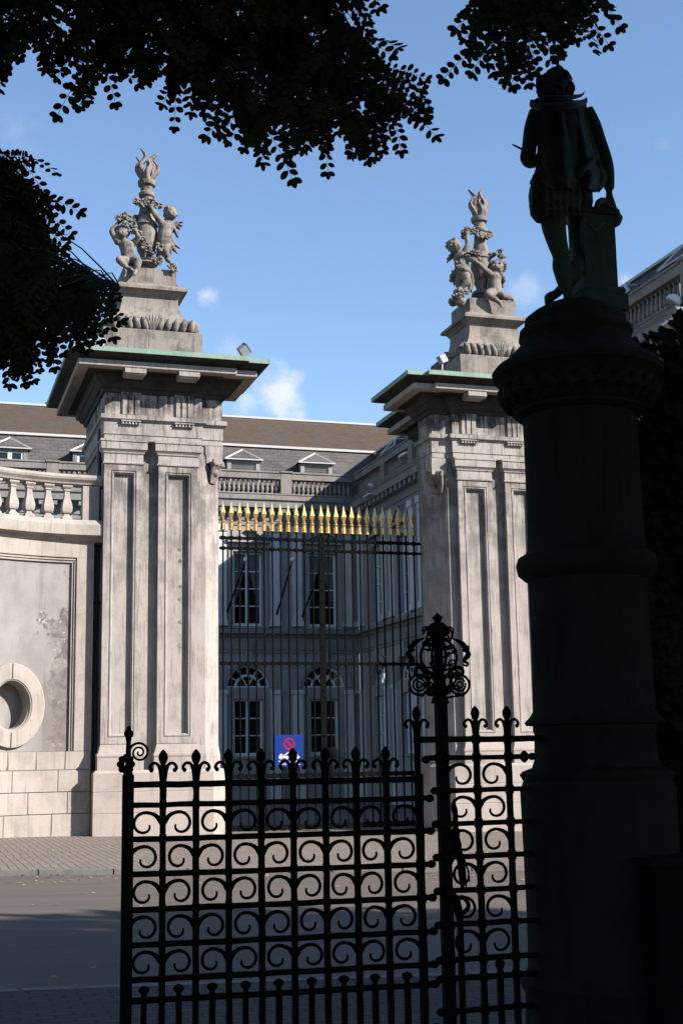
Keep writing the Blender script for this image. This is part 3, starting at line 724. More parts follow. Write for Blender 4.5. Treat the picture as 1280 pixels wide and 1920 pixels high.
# right group
cxR = at(898.5, 430, Y=YA).x
SR = thing('sculpture_group', (cxR, YA, ZT), 'carved stone torch with a winged putto reaching up and another kneeling, on the right pier', 'sculpture', 'sculptures on the gate piers')
zt = pedestal(cxR, SR); torch(cxR, zt, SR, -1)
putto(SR, QL, 1.22, (850, 461, -.28), (861, 480, -.25), (865, 497, -.25), (868, 511, -.3),
      [[(870, 475, -.3), (876, 459, -.34), (874.5, 441, -.32)], [(872, 483, -.35), (884, 487, -.5), (893, 485, -.5)]],
      [[(870, 513, -.35), (876, 527, -.55), (863, 541, -.5), (858, 545, -.62)], [(864, 515, -.25), (858, 531, -.2), (867, 545, -.3), (876, 546, -.45)]], (.8, -.6, .3),
      wing=[(857, 478, -.1), (846, 475, 0), (840, 480, 0), (837, 486, 0), (837, 492, 0), (845, 484, 0)],
      drap=[([(858, 505, -.35), (870, 505, -.48), (880, 512, -.4), (884, 530, -.3), (883, 548, -.3)], [.06, .09, .09, .08, .05]), ([(858, 512, -.3), (870, 514, -.45), (879, 524, -.4), (879, 544, -.3)], [.05, .08, .08, .05]), ([(856, 500, -.3), (853, 515, -.15), (853, 535, -.1)], [.05, .09, .06])])
putto(SR, QL, 1.24, (930, 501, -.30), (926, 520, -.32), (926, 536, -.32), (927, 548, -.34),
      [[(917, 513, -.4), (905, 502, -.5), (894, 492, -.5)], [(938, 515, -.25), (943, 525, -.1), (934, 535, .1)]],
      [[(921, 549, -.45), (914, 552, -.78), (936, 567, -.85), (940, 574, -.9)], [(932, 551, -.3), (944, 556, -.55), (960, 559, -.45), (964, 572, -.5)]], (-.75, -.6, .1),
      drap=[([(938, 512, -.1), (941, 525, 0), (942, 540, 0)], [.04, .07, .03])])
mb = MB(); roses(mb, [QL(869, 437, -.1), QL(876, 431, -.25), QL(884, 433, -.3), QL(892, 438, -.3), QL(901, 441, -.3), QL(911, 442, -.25), QL(917, 441, -.1), QL(868, 443, 0)], .085, 3, .045, 12); mb.build('garland', M_sculpt, SR, smooth=50, fix=False)
for q_ in ([(880, 478, -.45), (888, 474, -.5), (895, 479, -.5)], [(858, 496, -.4), (866, 492, -.42)], [(851, 512, -.2), (850, 518, -.16), (846, 525, -.1)], [(866, 548, -.6), (861, 556, -.65), (854, 557, -.55), (849, 566, -.5)], [(935, 477, -.35), (940, 483, -.3), (942, 492, -.25), (942, 499, -.2), (941, 505, -.2)], [(921, 478, -.2)]):
    mb = MB(); roses(mb, [QL(*t_) for t_ in q_], .085, 2, .045, int(q_[0][0])); mb.build('garland', M_sculpt, SR, smooth=50, fix=False)
mb = MB()
for p in ((856, 556, -.5), (850, 566, -.45), (862, 566, -.62), (860, 548, -.5)): mb.sphere(QL(*p), .16, 9, 7, (1, .9, .8))
organic(mb, 'drapery', M_sculpt, SR, .02, 4, disp=(.06, .08))
# ================================================================ CURVED WING WALL (left)
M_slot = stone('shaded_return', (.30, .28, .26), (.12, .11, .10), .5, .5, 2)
RW = 5.0; XE = at(176, 1100, Y=YP+.25).x; YE = YP+.25
def arc(s, off=0):                     # s metres from the right end, off towards the street
    a = math.pi/2 + s/RW
    r = RW-off
    return (XE+math.cos(a)*r, YE-RW+math.sin(a)*r)
def s_at(px, off=0):
    lo, hi = 0, 7.0
    for _ in range(40):
        m_ = (lo+hi)/2; p = Vector((*arc(m_, off), 2.0))-EYE
        q = 640+FPX*p.dot(Rt)/p.dot(Fw)
        if q > px: lo = m_
        else: hi = m_
    return lo
def zw(py, off=0, px=155): return at(px, py, Y=YE-off).z
def sweep(mb, s0, s1, prof, n=40):
    """closed cross-section swept along the wall; prof = (off, z)"""
    vs = []; fs = []; k = len(prof)
    for i in range(n+1):
        s = s0+(s1-s0)*i/n
        for (o, z) in prof: vs.append((*arc(s, o), z))
    for i in range(n):
        for j in range(k):
            l = (j+1) % k; fs.append((i*k+j, (i+1)*k+j, (i+1)*k+l, i*k+l))
    fs.append(tuple(range(k))); fs.append(tuple(n*k+j for j in range(k-1, -1, -1)))
    mb.add(vs, fs)
WW = thing('garden_wall', (*arc(2.5), zg(2)), 'curved pale stone wall with recessed plaster panel, oval window and balustrade, left of the pier', 'wall')
SMAX = 6.6; T = -.55
cz = [-.4, zw(1525), zw(1484), zw(1443), zw(1408)]
rr = random.Random(11)
for i in range(4):
    s = 0 if i % 2 else -.0; first = True
    while s < SMAX:
        ln = rr.uniform(.75, 1.5) if not first else rr.uniform(.5, 1.3); first = False
        e = min(s+ln, SMAX); mb = MB(); o_ = .0 if i < 3 else -.02
        mb_prof = [(o_+rr.uniform(0, .004), cz[i]+.008), (o_+rr.uniform(0, .004), cz[i+1]-.006), (T, cz[i+1]-.006), (T, cz[i]+.008)]
        sweep(mb, s+.005, e-.005, mb_prof, 4); mb.build('block', M_wing, WW, bev=.006); s = e
mb = MB(); sweep(mb, 0.002, SMAX-.01, [(-.02, -.4), (-.02, zw(1408)-.02), (-.5, zw(1408)-.02), (-.5, -.4)], 30); mb.build('core', M_joint, WW)
sP = s_at(139, -.02); zp0, zp1 = zw(1408), zw(1046)
# right border, head band, ledge
mb = MB(); sweep(mb, 0, sP, [(-.02, zp0+.003), (-.02, zp1), (T, zp1), (T, zp0+.003)], 8); mb.build('border', M_wing, WW)
mb = MB(); sweep(mb, 0, SMAX, [(-.02, zp1+.004), (-.02, zw(1016)), (T, zw(1016)), (T, zp1+.004)], 40); mb.build('frieze', M_wing, WW)
mb = MB()
for (a, b_, o1) in ((zp1-.055, zp1-.004, -.055), (zp1-.11, zp1-.06, -.085)): sweep(mb, sP+.003, SMAX, [(o1, a), (o1, b_), (-.3, b_), (-.3, a)], 30)
for (d, o1) in ((.0, -.055), (.05, -.085)): sweep(mb, sP+.003+d, sP+.05+d, [(o1, zp0), (o1, zp1-.12+ (.055 if d == 0 else 0)), (-.3, zp1-.12+(.055 if d == 0 else 0)), (-.3, zp0)], 2)
mb.build('panel_moulding', M_wing, WW)
l0, l1, l2 = zw(1016), zw(1003, .18), zw(975, .2)
mb = MB(); sweep(mb, -.20, SMAX, [(-.02, l0), (.04, l0+.03), (.05, l0+.08), (.14, l0+.12), (.20, l1), (.20, zw(984, .2)), (.12, zw(975, .12)), (T-.05, zw(975, .12)), (T-.05, l0)], 40); mb.build('ledge', M_wing, WW)
zb0, zb1, zr1 = zw(975, .05)+.0, zw(910, .05), zw(891, .1)
mb = MB(); sweep(mb, -.22, SMAX, [(-.08, zb1), (.03, zb1+.02), (.05, zb1+.06), (.11, zb1+.12), (.13, zr1-.06), (.12, zr1), (-.32, zr1), (-.36, zb1+.08), (-.28, zb1)], 40); mb.build('rail', M_wing, WW)
mb = MB(); sweep(mb, -.1, s_at(148, 0), [(.0, zb0), (.0, zb1), (-.26, zb1), (-.26, zb0)], 3); mb.build('end_post', M_wing, WW)
def baluster_square(c, z0, z1, w, ang, seg=4):
    h = z1-z0; pr = [(.5, 0), (.5, .06), (.42, .09), (.28, .13), (.26, .17), (.40, .20), (.46, .24), (.50, .34), (.44, .46), (.30, .62), (.25, .76), (.24, .82), (.34, .84), (.34, .86), (.28, .88), (.44, .93), (.5, .95), (.5, 1.0)]
    mb = MB(); mb.lathe([(a*w*1.414 if seg == 4 else a*w, b*h) for a, b in pr], (c[0], c[1], z0), seg, ang+math.pi/4 if seg == 4 else 0)
    return mb
for px in (116.5, 80, 43, 11): 
    s = s_at(px, -.12); c = arc(s, -.12); baluster_square(c, zb0, zb1, .235, s/RW).build('baluster', M_wing, WW)
s = s_at(11, -.12)
for k in range(1, 9): c = arc(s+.42*k, -.12); baluster_square(c, zb0, zb1, .235, (s+.42*k)/RW).build('baluster', M_wing, WW)
# plaster with an oval opening
sc_ = s_at(18, -.14); zc = zw(1324, -.14, 60); ow, oh = .46, .60
def SP(s, z, o): return (*arc(s, o), z)
mb = MB(); vs = []; fs = []; n = 64; K = 6; s0, s1 = sP+.1, sc_*2-sP
for k in range(K+1):
    for j in range(n):
        a = 2*math.pi*j/n; ca, sa = math.cos(a), math.sin(a)
        e = Vector((ca*ow, sa*oh))
        hs = (s1-sc_) if ca > 0 else (sc_-sP-.003); hz = (zp1-.05-zc) if sa > 0 else (zc-zp0)
        t = min(hs/abs(ca) if abs(ca) > 1e-6 else 1e9, hz/abs(sa) if abs(sa) > 1e-6 else 1e9)
        r = Vector((ca*t, sa*t)); q = e.lerp(r, k/K)
        vs.append(SP(sc_+q.x, zc+q.y, -.14))
for k in range(K):
    for j in range(n):
        l = (j+1) % n; fs.append((k*n+j, k*n+l, (k+1)*n+l, (k+1)*n+j))
mb.add(vs, fs)
# corner fills
for (sx, sz) in ((0,0),(0,1),(1,0),(1,1)): pass
mb.build('plaster_panel', M_plaster, WW)
mb = MB(); sweep(mb, sc_*2-sP-.01, SMAX, [(-.141, zp0), (-.141, zp1-.05), (-.4, zp1-.05), (-.4, zp0)], 14)
sweep(mb, sP+.003, SMAX, [(-.16, zp0), (-.16, zp0+.0), (-.5, zp0+.0), (-.5, zp0)], 4); mb.build('plaster_panel', M_plaster, WW)
mb = MB(); n = 56; pr = [(1.0, 1.0, -.141), (1.0, 1.0, -.07), (.97, .985, -.05), (.62, .76, -.05), (.60, .745, -.07), (.575, .725, -.07), (.56, .71, -.11), (.53, .69, -.12), (.52, .68, -.52)]
RXo, RYo = .76, .95
vs = []; fs = []
for (a, b, o) in pr:
    for j in range(n):
        t = 2*math.pi*j/n; vs.append(SP(sc_+math.cos(t)*a*RXo, zc+math.sin(t)*b*.985*RYo*(.82 if b < .9 else 1), o))
for i in range(len(pr)-1):
    for j in range(n): l = (j+1) % n; fs.append((i*n+j, i*n+l, (i+1)*n+l, (i+1)*n+j))
mb.add(vs, fs); ov = mb.build('oval_surround', M_wing, WW, smooth=30)
mb = MB(); vs = [SP(sc_+math.cos(2*math.pi*j/n)*.44, zc+math.sin(2*math.pi*j/n)*.56, -.50) for j in range(n)]; mb.add(vs, [tuple(range(n))]); mb.build('niche_back', M_plaster, ov)
mb = MB()
for sg in (-1, 1): mb.box(*( [arc(sc_, -.04)[0]-.006, arc(sc_, -.04)[0]+.006, arc(sc_, -.04)[1]-.008, arc(sc_, -.04)[1]+.01, *sorted((zc+sg*.60, zc+sg*.93))] ))
mb.build('joint', M_joint, ov)
# slot between wall and pier with its downpipe
mb = MB(); mb.box(XE-.02, XE+.6, YP+.95, YP+1.3, -.4, zr1+.02); mb.build('return', M_slot, WW)
px_ = at(183, 1100, Y=YP+.55).x
dp = MB(); dp.tube([(px_, YP+.6, -.1), (px_, YP+.6, zf(800))], .055, 10)
for z in (1.2, 3.2, 5.2, 7.2, 8.6): dp.lathe([(.07, 0), (.075, .02), (.075, .06), (.07, .08)], (px_, YP+.6, z), 10)
tag(dp.build('downpipe', flatmat('pipe_grey', (.04, .04, .04), .4), smooth=40), 'dark round rainwater pipe in the slot between the curved wall and the left pier', 'pipe')

# ================================================================ PALACE
def glass_mat():
    m, nt, b = newmat('clear_window_glass'); N, L = nt.nodes, nt.links; N.remove(b)
    t = N.new('ShaderNodeBsdfTransparent'); t.inputs[0].default_value = (.6, .63, .65, 1); g_ = N.new('ShaderNodeBsdfGlossy'); g_.inputs['Roughness'].default_value = .04; g_.inputs[0].default_value = (.8,.85,.9,1)
    mx = N.new('ShaderNodeMixShader'); f = N.new('ShaderNodeFresnel'); f.inputs[0].default_value = 1.35
    L.new(f.outputs[0], mx.inputs[0]); L.new(t.outputs[0], mx.inputs[1]); L.new(g_.outputs[0], mx.inputs[2]); L.new(mx.outputs[0], N['Material Output'].inputs[0]); return m
M_pane = glass_mat(); M_room = flatmat('dark_room', (.006, .006, .007), 1)
def zF(py, n=0.0, px=465): return at(px, py, Y=YF-n).z
X0F = at(465, 1100, Y=YF).x; PIT = at(605, 1100, Y=YF).x-X0F; XC = at(671, 1100, Y=YF).x
Z = {k: zF(v) for k, v in dict(gsill=1418, ghead=1311, spring=1289, strb=1224, strt=1181, usill=1174, uhead=1035, pedb=1013, pedt=986, ent0=985, cor0=953, cor1=940, bas=925, rail0=898, rail1=886).items()}
AR = .98; WHf = .66
def facade(T, cs, u0, u1, par, end0, end1, curt=True):
    def fb(mb, a, b, z0, z1, n0, n1):
        c = [T(a,z0,n0),T(b,z0,n0),T(b,z0,n1),T(a,z0,n1),T(a,z1,n0),T(b,z1,n0),T(b,z1,n1),T(a,z1,n1)]
        mb.add(c, [(0,3,2,1),(4,5,6,7),(0,1,5,4),(1,2,6,5),(2,3,7,6),(3,0,4,7)])
    def run(mb, a, b, prof):
        k = len(prof); mb.add([T(u, z, n) for u in (a, b) for n, z in prof], [(j, k+j, k+(j+1) % k, (j+1) % k) for j in range(k)]+[tuple(range(k)), tuple(range(2*k-1, k-1, -1))])
    w = MB(); zt = Z['cor0']+.1; zb = -.6; th = -.45
    edges = [u0]+[(a+b)/2 for a, b in zip(cs[:-1], cs[1:])]+[u1]
    for c, a, b in zip(cs, edges[:-1], edges[1:]):
        fb(w, a, c-AR, zb, zt, th, 0); fb(w, c+AR, b, zb, zt, th, 0)
        for s0, s1 in ((c-AR, c-WHf), (c+WHf, c+AR)):
            fb(w, s0, s1, zb, Z['spring'], th, 0); fb(w, s0, s1, Z['strb'], zt, th, 0)
        fb(w, c-WHf, c+WHf, zb, Z['gsill'], th, 0); fb(w, c-WHf, c+WHf, Z['ghead'], Z['spring'], th, 0)
        fb(w, c-WHf, c+WHf, Z['strb'], Z['usill'], th, 0); fb(w, c-WHf, c+WHf, Z['uhead'], zt, th, 0)
        n = 20; vs = []; fs = []
        for i in range(n+1):
            t = math.pi*i/n; x = c-math.cos(t)*AR; z = Z['spring']+math.sin(t)*AR
            vs += [T(x, z, 0), T(x, Z['strb'], 0), T(x, z, th), T(x, Z['strb'], th)]
        for i in range(n): q = 4*i; fs += [(q, q+4, q+5, q+1), (q+2, q+3, q+7, q+6), (q, q+2, q+6, q+4)]
        w.add(vs, fs)
    w.build('wall', M_paint, par)
    # archivolts, strips, string courses
    n = 24
    for c in cs:
        tr = MB()
        for (ra, rb, nn) in ((AR+.03, AR+.14, .05), (AR+.14, AR+.30, .09)):
            vs = []; fs = []
            for i in range(n+1):
                t = math.pi*i/n
                for r_, d in ((ra, 0), (ra, nn), (rb, nn), (rb, 0)): vs.append(T(c-math.cos(t)*r_, Z['spring']+math.sin(t)*r_, d))
            for i in range(n):
                for j in range(4): fs.append((i*4+j, (i+1)*4+j, (i+1)*4+(j+1) % 4, i*4+(j+1) % 4))
            tr.add(vs, fs)
        fb(tr, c-.16, c+.16, Z['spring']+AR-.05, Z['strb']+.02, 0, .16)
        tr.build('archivolt', M_paint, par); tr = MB()
        for s in (-1, 1): fb(tr, min(c+s*(WHf+.03), c+s*(WHf+.22)), max(c+s*(WHf+.03), c+s*(WHf+.22)), Z['usill'], Z['uhead']+.12, 0, .08)
        fb(tr, c-WHf-.03, c+WHf+.03, Z['uhead']+.02, Z['uhead']+.18, 0, .07)
        fb(tr, c-WHf-.3, c+WHf+.3, Z['pedb']-.12, Z['pedb'], 0, .26)
        ph = Z['pedt']-Z['pedb']; wd = WHf+.36
        for (dd, nn) in ((0, .28), (.14, .06)):
            tr.add([T(c-wd+dd*2, Z['pedb']+dd*.3, nn), T(c+wd-dd*2, Z['pedb']+dd*.3, nn), T(c, Z['pedt']-dd, nn)], [(0,1,2)]) if dd else None
        for s in (-1, 1):
            a_, b_ = c+s*wd, c
            vs = [T(a_, Z['pedb'], 0), T(b_, Z['pedt'], 0), T(b_, Z['pedt']-.13, 0), T(a_-s*.25, Z['pedb'], 0)]; vs += [T(a_, Z['pedb'], .30), T(b_, Z['pedt'], .30), T(b_, Z['pedt']-.13, .30), T(a_-s*.25, Z['pedb'], .30)]
            tr.add(vs, [(0,1,2,3),(7,6,5,4),(0,4,5,1),(1,5,6,2),(2,6,7,3),(3,7,4,0)])
        fb(tr, c-WHf-.26, c+WHf+.26, Z['usill']-.12, Z['usill'], 0, .12)
        tr.build('window_surround', M_paint, par); tr = MB(); fb(tr, c-WHf-.2, c+WHf+.2, Z['gsill']-.1, Z['gsill'], 0, .12); tr.build('sill', M_paint, par)
    for e in edges:
        for s in (-.5, .5):
            a_, b_ = max(u0+.01, e+s-.23), min(u1-.01, e+s+.23)
            if b_-a_ < .15: continue
            pz = MB(); fb(pz, a_, b_, zb, Z['spring']-.3, 0, .14); fb(pz, a_-.04, b_+.04, Z['spring']-.3, Z['spring']-.12, 0, .19)
            fb(pz, a_-.05, b_+.05, zb, Z['gsill']-.35, 0, .19); pz.build('pilaster', M_strip, par)
            pz = MB(); fb(pz, a_, b_, Z['usill']+.25, Z['ent0']-.3, 0, .14); fb(pz, a_-.05, b_+.05, Z['usill'], Z['usill']+.25, 0, .19)
            fb(pz, a_-.05, b_+.05, Z['ent0']-.3, Z['ent0']-.02, 0, .20); pz.build('pilaster', M_strip, par)
    st = MB()
    s0, s1 = Z['strb'], Z['strt']
    run(st, u0+end0, u1-end1, [(0, s0), (.06, s0), (.06, s0+.12), (.10, s0+.13), (.10, s0+.2), (.04, s0+.22), (.04, s1-.38), (.12, s1-.3), (.16, s1-.22), (.34, s1-.18), (.36, s1-.05), (.30, s1), (0, s1+.03)])
    run(st, u0+end0, u1-end1, [(0, Z['ent0']), (.05, Z['ent0']), (.05, Z['ent0']+.2), (.09, Z['ent0']+.22), (.09, Z['cor0']-.25), (.2, Z['cor0']-.2), (.24, Z['cor0']-.06), (.52, Z['cor0']-.02), (.54, Z['cor1']-.08), (.62, Z['cor1']), (.05, Z['cor1']+.03), (0, Z['cor1'])])
    st.build('cornice', M_trim, par)
    u = u0+end0+.3; bp_ = None; ub_ = u
    while u < u1-end1-.2:
        if bp_ is None: br = MB(); fb(br, u, u+.22, Z['cor0']-.24, Z['cor0']-.03, .21, .46); bp_ = br.build('bracket', M_trim, par)
        else: copy_part(bp_, par, Vector(T(u, 0, 0))-Vector(T(ub_, 0, 0)))
        u += .56
    # parapet
    base = MB(); run(base, u0+end0*.5, u1-end1*.5, [(-.25, Z['cor1']), (.25, Z['cor1']+.03), (.25, Z['bas']-.08), (.28, Z['bas']-.06), (.28, Z['bas']), (-.25, Z['bas'])])
    base.build('parapet', M_roofstone, par)
    for c, a, b in zip(cs, edges[:-1], edges[1:]):
        a2, b2 = max(a, u0+end0*.4), min(b, u1-end1*.4)
        p0 = MB(); fb(p0, a2+.27, b2-.27, Z['rail0'], Z['rail1'], -.12, .26); fb(p0, a2+.27, b2-.27, Z['rail1']-.02, Z['rail1']+.05, -.16, .30)
        bal = p0.build('balustrade', M_roofstone, par)
        pd = MB(); fb(pd, a2-.26, a2+.26, Z['bas'], Z['rail1'], -.15, .27); fb(pd, a2-.3, a2+.3, Z['rail1'], Z['rail1']+.08, -.18, .33); pd.build('pedestal', M_roofstone, bal, bev=.01)
        nb = int((b2-a2-.6)/.215); proto = None
        for i in range(nb):
            u = a2+.3+(i+.5)*(b2-a2-.6)/nb; p = T(u, Z['bas'], .06)
            if proto is None:
                h = Z['rail0']-Z['bas']; mb = MB(); mb.lathe([(.075, 0), (.075, h*.07), (.04, h*.12), (.075, h*.22), (.088, h*.36), (.06, h*.58), (.036, h*.80), (.034, h*.86), (.055, h*.88), (.05, h*.93), (.07, h*.94), (.07, h)], p, 10)
                proto = mb.build('baluster', M_roofstone, bal, smooth=40); pp = Vector(p)
            else: copy_part(proto, bal, Vector(p)-pp)
    # windows
    protoG = protoU = None
    for c in cs:
        for kind in ('g', 'u'):
            z0, z1 = (Z['gsill'], Z['ghead']) if kind == 'g' else (Z['usill'], Z['uhead'])
            rows = 3 if kind == 'g' else 4; nn = -.20
            f = MB()
            fb(f, c-WHf, c-WHf+.09, z0, z1, nn-.06, nn); fb(f, c+WHf-.09, c+WHf, z0, z1, nn-.06, nn); fb(f, c-WHf+.09, c+WHf-.09, z1-.08, z1, nn-.06, nn); fb(f, c-WHf+.09, c+WHf-.09, z0, z0+.14, nn-.06, nn)
            fb(f, c-.075, c+.075, z0+.14, z1-.08, nn-.05, nn+.02)
            for r_ in range(1, rows):
                z = z0+.14+(z1-z0-.22)*r_/rows
                fb(f, c-WHf+.09, c-.075, z-.022, z+.022, nn-.04, nn-.01); fb(f, c+.075, c+WHf-.09, z-.022, z+.022, nn-.04, nn-.01)
            wn = f.build('window', M_white, par)
            g_ = MB(); g_.add([T(c-WHf, z0, nn-.05), T(c+WHf, z0, nn-.05), T(c+WHf, z1, nn-.05), T(c-WHf, z1, nn-.05)], [(0,1,2,3)]); g_.build('pane', M_pane, wn)
            if kind == 'u' and curt:
                for s in (-1, 1):
                    m_ = MB(); vs = []; fs = []; nr, ncl = 12, 14
                    for i in range(nr+1):
                        t = i/nr; z = z1-.08-(z1-z0-.2)*t
                        inner = .06+.50*min(1, (t/.75))**1.5 if t < .75 else .56-.1*(t-.75)
                        for j in range(ncl+1):
                            k = j/ncl; u = c+s*(inner+(WHf-.06-inner)*k)
                            vs.append(T(u, z, nn-.12+.03*math.sin(j*1.9)))
                    for i in range(nr):
                        for j in range(ncl): q = i*(ncl+1)+j; fs.append((q, q+1, q+ncl+2, q+ncl+1))
                    m_.add(vs, fs); m_.build('curtain', M_curt, wn, smooth=180)
            if kind == 'g':
                f = MB(); n = 24
                for (ra, rb) in ((AR-.09, AR), (AR*.50, AR*.50+.10)):
                    vs = []; fs = []
                    for i in range(n+1):
                        t = math.pi*i/n
                        for r_, d in ((ra, nn-.06), (ra, nn), (rb, nn), (rb, nn-.06)): vs.append(T(c-math.cos(t)*r_, Z['spring']+math.sin(t)*r_, d))
                    for i in range(n):
                        for j in range(4): fs.append((i*4+j, (i+1)*4+j, (i+1)*4+(j+1) % 4, i*4+(j+1) % 4))
                    f.add(vs, fs)
                fb(f, c-AR+.09, c+AR-.09, Z['spring'], Z['spring']+.07, nn-.055, nn-.003)
                for k in range(1, 6):
                    t = math.pi*k/6; r0 = .0 if k in (2, 4) else AR*.5+.1
                    a_ = (math.cos(t)*r0, math.sin(t)*r0); b_ = (math.cos(t)*(AR-.09), math.sin(t)*(AR-.09)); nx, nz = -math.sin(t)*.026, math.cos(t)*.026
                    vs = [T(c+x+sx*nx, Z['spring']+.03+z+sx*nz, d) for (x, z) in (a_, b_) for sx in (-1, 1) for d in (nn-.045, nn-.012)]
                    f.add(vs, [(0,1,3,2),(4,6,7,5),(0,4,5,1),(2,3,7,6),(0,2,6,4),(1,5,7,3)])
                fl = f.build('fanlight', M_white, par)
                g_ = MB(); g_.add([T(c-math.cos(math.pi*i/n)*AR, Z['spring']+math.sin(math.pi*i/n)*AR, nn-.05) for i in range(n+1)], [tuple(range(n+1))]); g_.build('pane', M_pane, fl)
    rm = MB(); fb(rm, u0+.3, u1-.3, zb, zt, -1.6, -1.55); rm.build('interior', M_room, par)
PL = thing('palace', ((XC-2)/2, YF, 0), 'grey palace behind the gate, arched ground-floor windows, balustrade and brown mossy roof', 'palace', 'palace buildings')
Tm = lambda u, z, n: (u, YF-n, z)
cs = [X0F+PIT*k for k in range(-5, 2)]
facade(Tm, cs, cs[0]-PIT/2, XC, PL, 0, 0)
PW = thing('palace_wing', (XC, 45, 0), 'shaded grey palace wing running forward on the right behind the pier and column', 'palace wing', 'palace buildings')
Tw = lambda u, z, n: (XC-n, u, z)
YE1 = 29.7
wc = [YF-2.7-PIT*k for k in range(0, 8)][::-1]; wc = [y for y in wc if y-PIT/2 > YE1-.2]
facade(Tw, wc, YE1, YF-.02, PW, 0, .65)
mb = MB(); mb.box(XC+.01, XC+11, YE1-.01, YE1+.4, -.6, Z['bas']); mb.build('end_wall', M_trim, PW)
# roofs
def roofs():
    g0 = Z['bas']; e = .45
    zg_ = at(465, 837, Y=YF+1.55).z; zr_ = at(465, 784, Y=YF+6.2).z
    xl = cs[0]-PIT/2
    r = MB(); r.add([(xl, YF+e, g0), (XC+5, YF+e, g0), (XC+5, YF+1.55, zg_), (xl, YF+1.55, zg_), (xl, YF+e+12, g0), (XC+5, YF+e+12, g0)], [(0,1,2,3), (0,3,4), (1,5,2)]); r.build('roof_lower', M_slate, PL, fix=False)
    r = MB(); r.add([(xl, YF+1.55, zg_), (XC+7, YF+1.55, zg_), (XC+7, YF+6.2, zr_), (xl, YF+6.2, zr_), (XC+7, YF+11, zg_), (xl, YF+11, zg_)], [(0,1,2,3), (3,2,4,5)]); r.build('roof_upper', M_tile, PL, fix=False)
    m_ = MB(); m_.box(xl, XC+6.2, YF+6.1, YF+6.3, zr_-.02, zr_+.08); m_.build('ridge', M_lead, PL); m_ = MB(); m_.box(xl, XC+1.45, YF+1.44, YF+1.56, zg_-.03, zg_+.08); m_.build('gutter', M_lead, PL)
    xa = XC+e; y0 = YE1-.0
    r = MB(); r.add([(xa, y0, g0), (xa, YF+5, g0), (XC+1.55, YF+5, zg_), (XC+1.55, y0, zg_)], [(0,1,2,3)]); r.build('roof_lower', M_slate_s, PW, fix=False)
    r = MB(); r.add([(XC+1.55, y0, zg_), (XC+1.55, YF+5, zg_), (XC+6.2, YF+6.2, zr_), (XC+6.2, y0, zr_), (XC+11, YF, zg_), (XC+11, y0, zg_)], [(0,1,2,3), (3,2,4,5)]); r.build('roof_upper', M_tile_s, PW, fix=False)
    m_ = MB(); m_.box(XC+1.44, XC+1.56, y0, YF+1.4, zg_-.03, zg_+.06); m_.build('gutter', M_lead, PW)
    m_ = MB(); m_.add([(XC+.3, y0, g0-.1), (XC+1.5, y0, zg_-.02), (XC+6.2, y0, zr_-.02), (XC+11, y0, zg_), (XC+11, y0, g0-.1)], [(0,1,2,3,4)]); m_.build('gable', M_trim, PW)
    # dormers
    dz0, dz1, dzt = at(455, 893, Y=YF+.75).z, at(455, 861, Y=YF+.62).z, at(455, 843, Y=YF+1.0).z
    def dormer(T, u, par, glazed):
        def bx(mb, a, b, z0, z1, n0, n1):
            c = [T(a,z0,n0),T(b,z0,n0),T(b,z0,n1),T(a,z0,n1),T(a,z1,n0),T(b,z1,n0),T(b,z1,n1),T(a,z1,n1)]
            mb.add(c, [(0,3,2,1),(4,5,6,7),(0,1,5,4),(1,2,6,5),(2,3,7,6),(3,0,4,7)])
        h = .76; m_ = MB()
        zz0 = Z['bas']+.2
        bx(m_, u-h, u+h, zz0, dz1, -2.4, -.82)
        d = m_.build('dormer', M_paint, par)
        m_ = MB(); bx(m_, u-h, u-h+.18, zz0, dz1, -.82, -.74); bx(m_, u+h-.18, u+h, zz0, dz1, -.82, -.74); bx(m_, u-h+.18, u+h-.18, dz1-.14, dz1, -.82, -.74); m_.build('frame', M_trim if glazed else M_paint, d)
        m_ = MB()
        if glazed:
            bx(m_, u-h+.18, u-h+.28, zz0, dz1-.14, -.815, -.78); bx(m_, u+h-.28, u+h-.18, zz0, dz1-.14, -.815, -.78); bx(m_, u-.09, u+.09, zz0, dz1-.14, -.815, -.77); bx(m_, u-h+.28, u+h-.28, dz1-.2, dz1-.14, -.815, -.78); m_.build('sash', M_white, d)
            m_ = MB(); bx(m_, u-h+.28, u+h-.28, zz0, dz1-.2, -.819, -.805); m_.build('pane', M_glass, d)
        else:
            z = zz0
            while z < dz1-.16: 
                m_.add([T(u-h+.2, z, -.80), T(u+h-.2, z, -.80), T(u+h-.2, z+.06, -.76), T(u-h+.2, z+.06, -.76), T(u-h+.2, z+.07, -.80), T(u+h-.2, z+.07, -.80)], [(0,1,2,3), (3,2,5,4)]); z += .10
            m_.build('louvre', M_paint, d)
        m_ = MB(); k = h+.14
        vs = [T(u-k, dz1, -.62), T(u+k, dz1, -.62), T(u, dzt, -1.0), T(u-k, dz1, -2.6), T(u+k, dz1, -2.6), T(u, dzt, -2.6)]
        m_.add(vs, [(0,1,2), (0,2,5,3), (1,4,5,2), (0,3,4,1)]); rf = m_.build('dormer_roof', M_slate, d, fix=False)
        m_ = MB()
        for a_, b_ in ((0, 2), (1, 2), (2, 5)): m_.bar(vs[a_], vs[b_], .07)
        m_.bar(vs[0], vs[1], .05); m_.build('flashing', M_lead, d)
    for i, c in enumerate(cs): dormer(Tm, c, PL, c < X0F-PIT*1.5)
    for c in wc[::1]: dormer(Tw, c, PW, False)
    return zg_, zr_
ZGUT, ZRID = roofs()
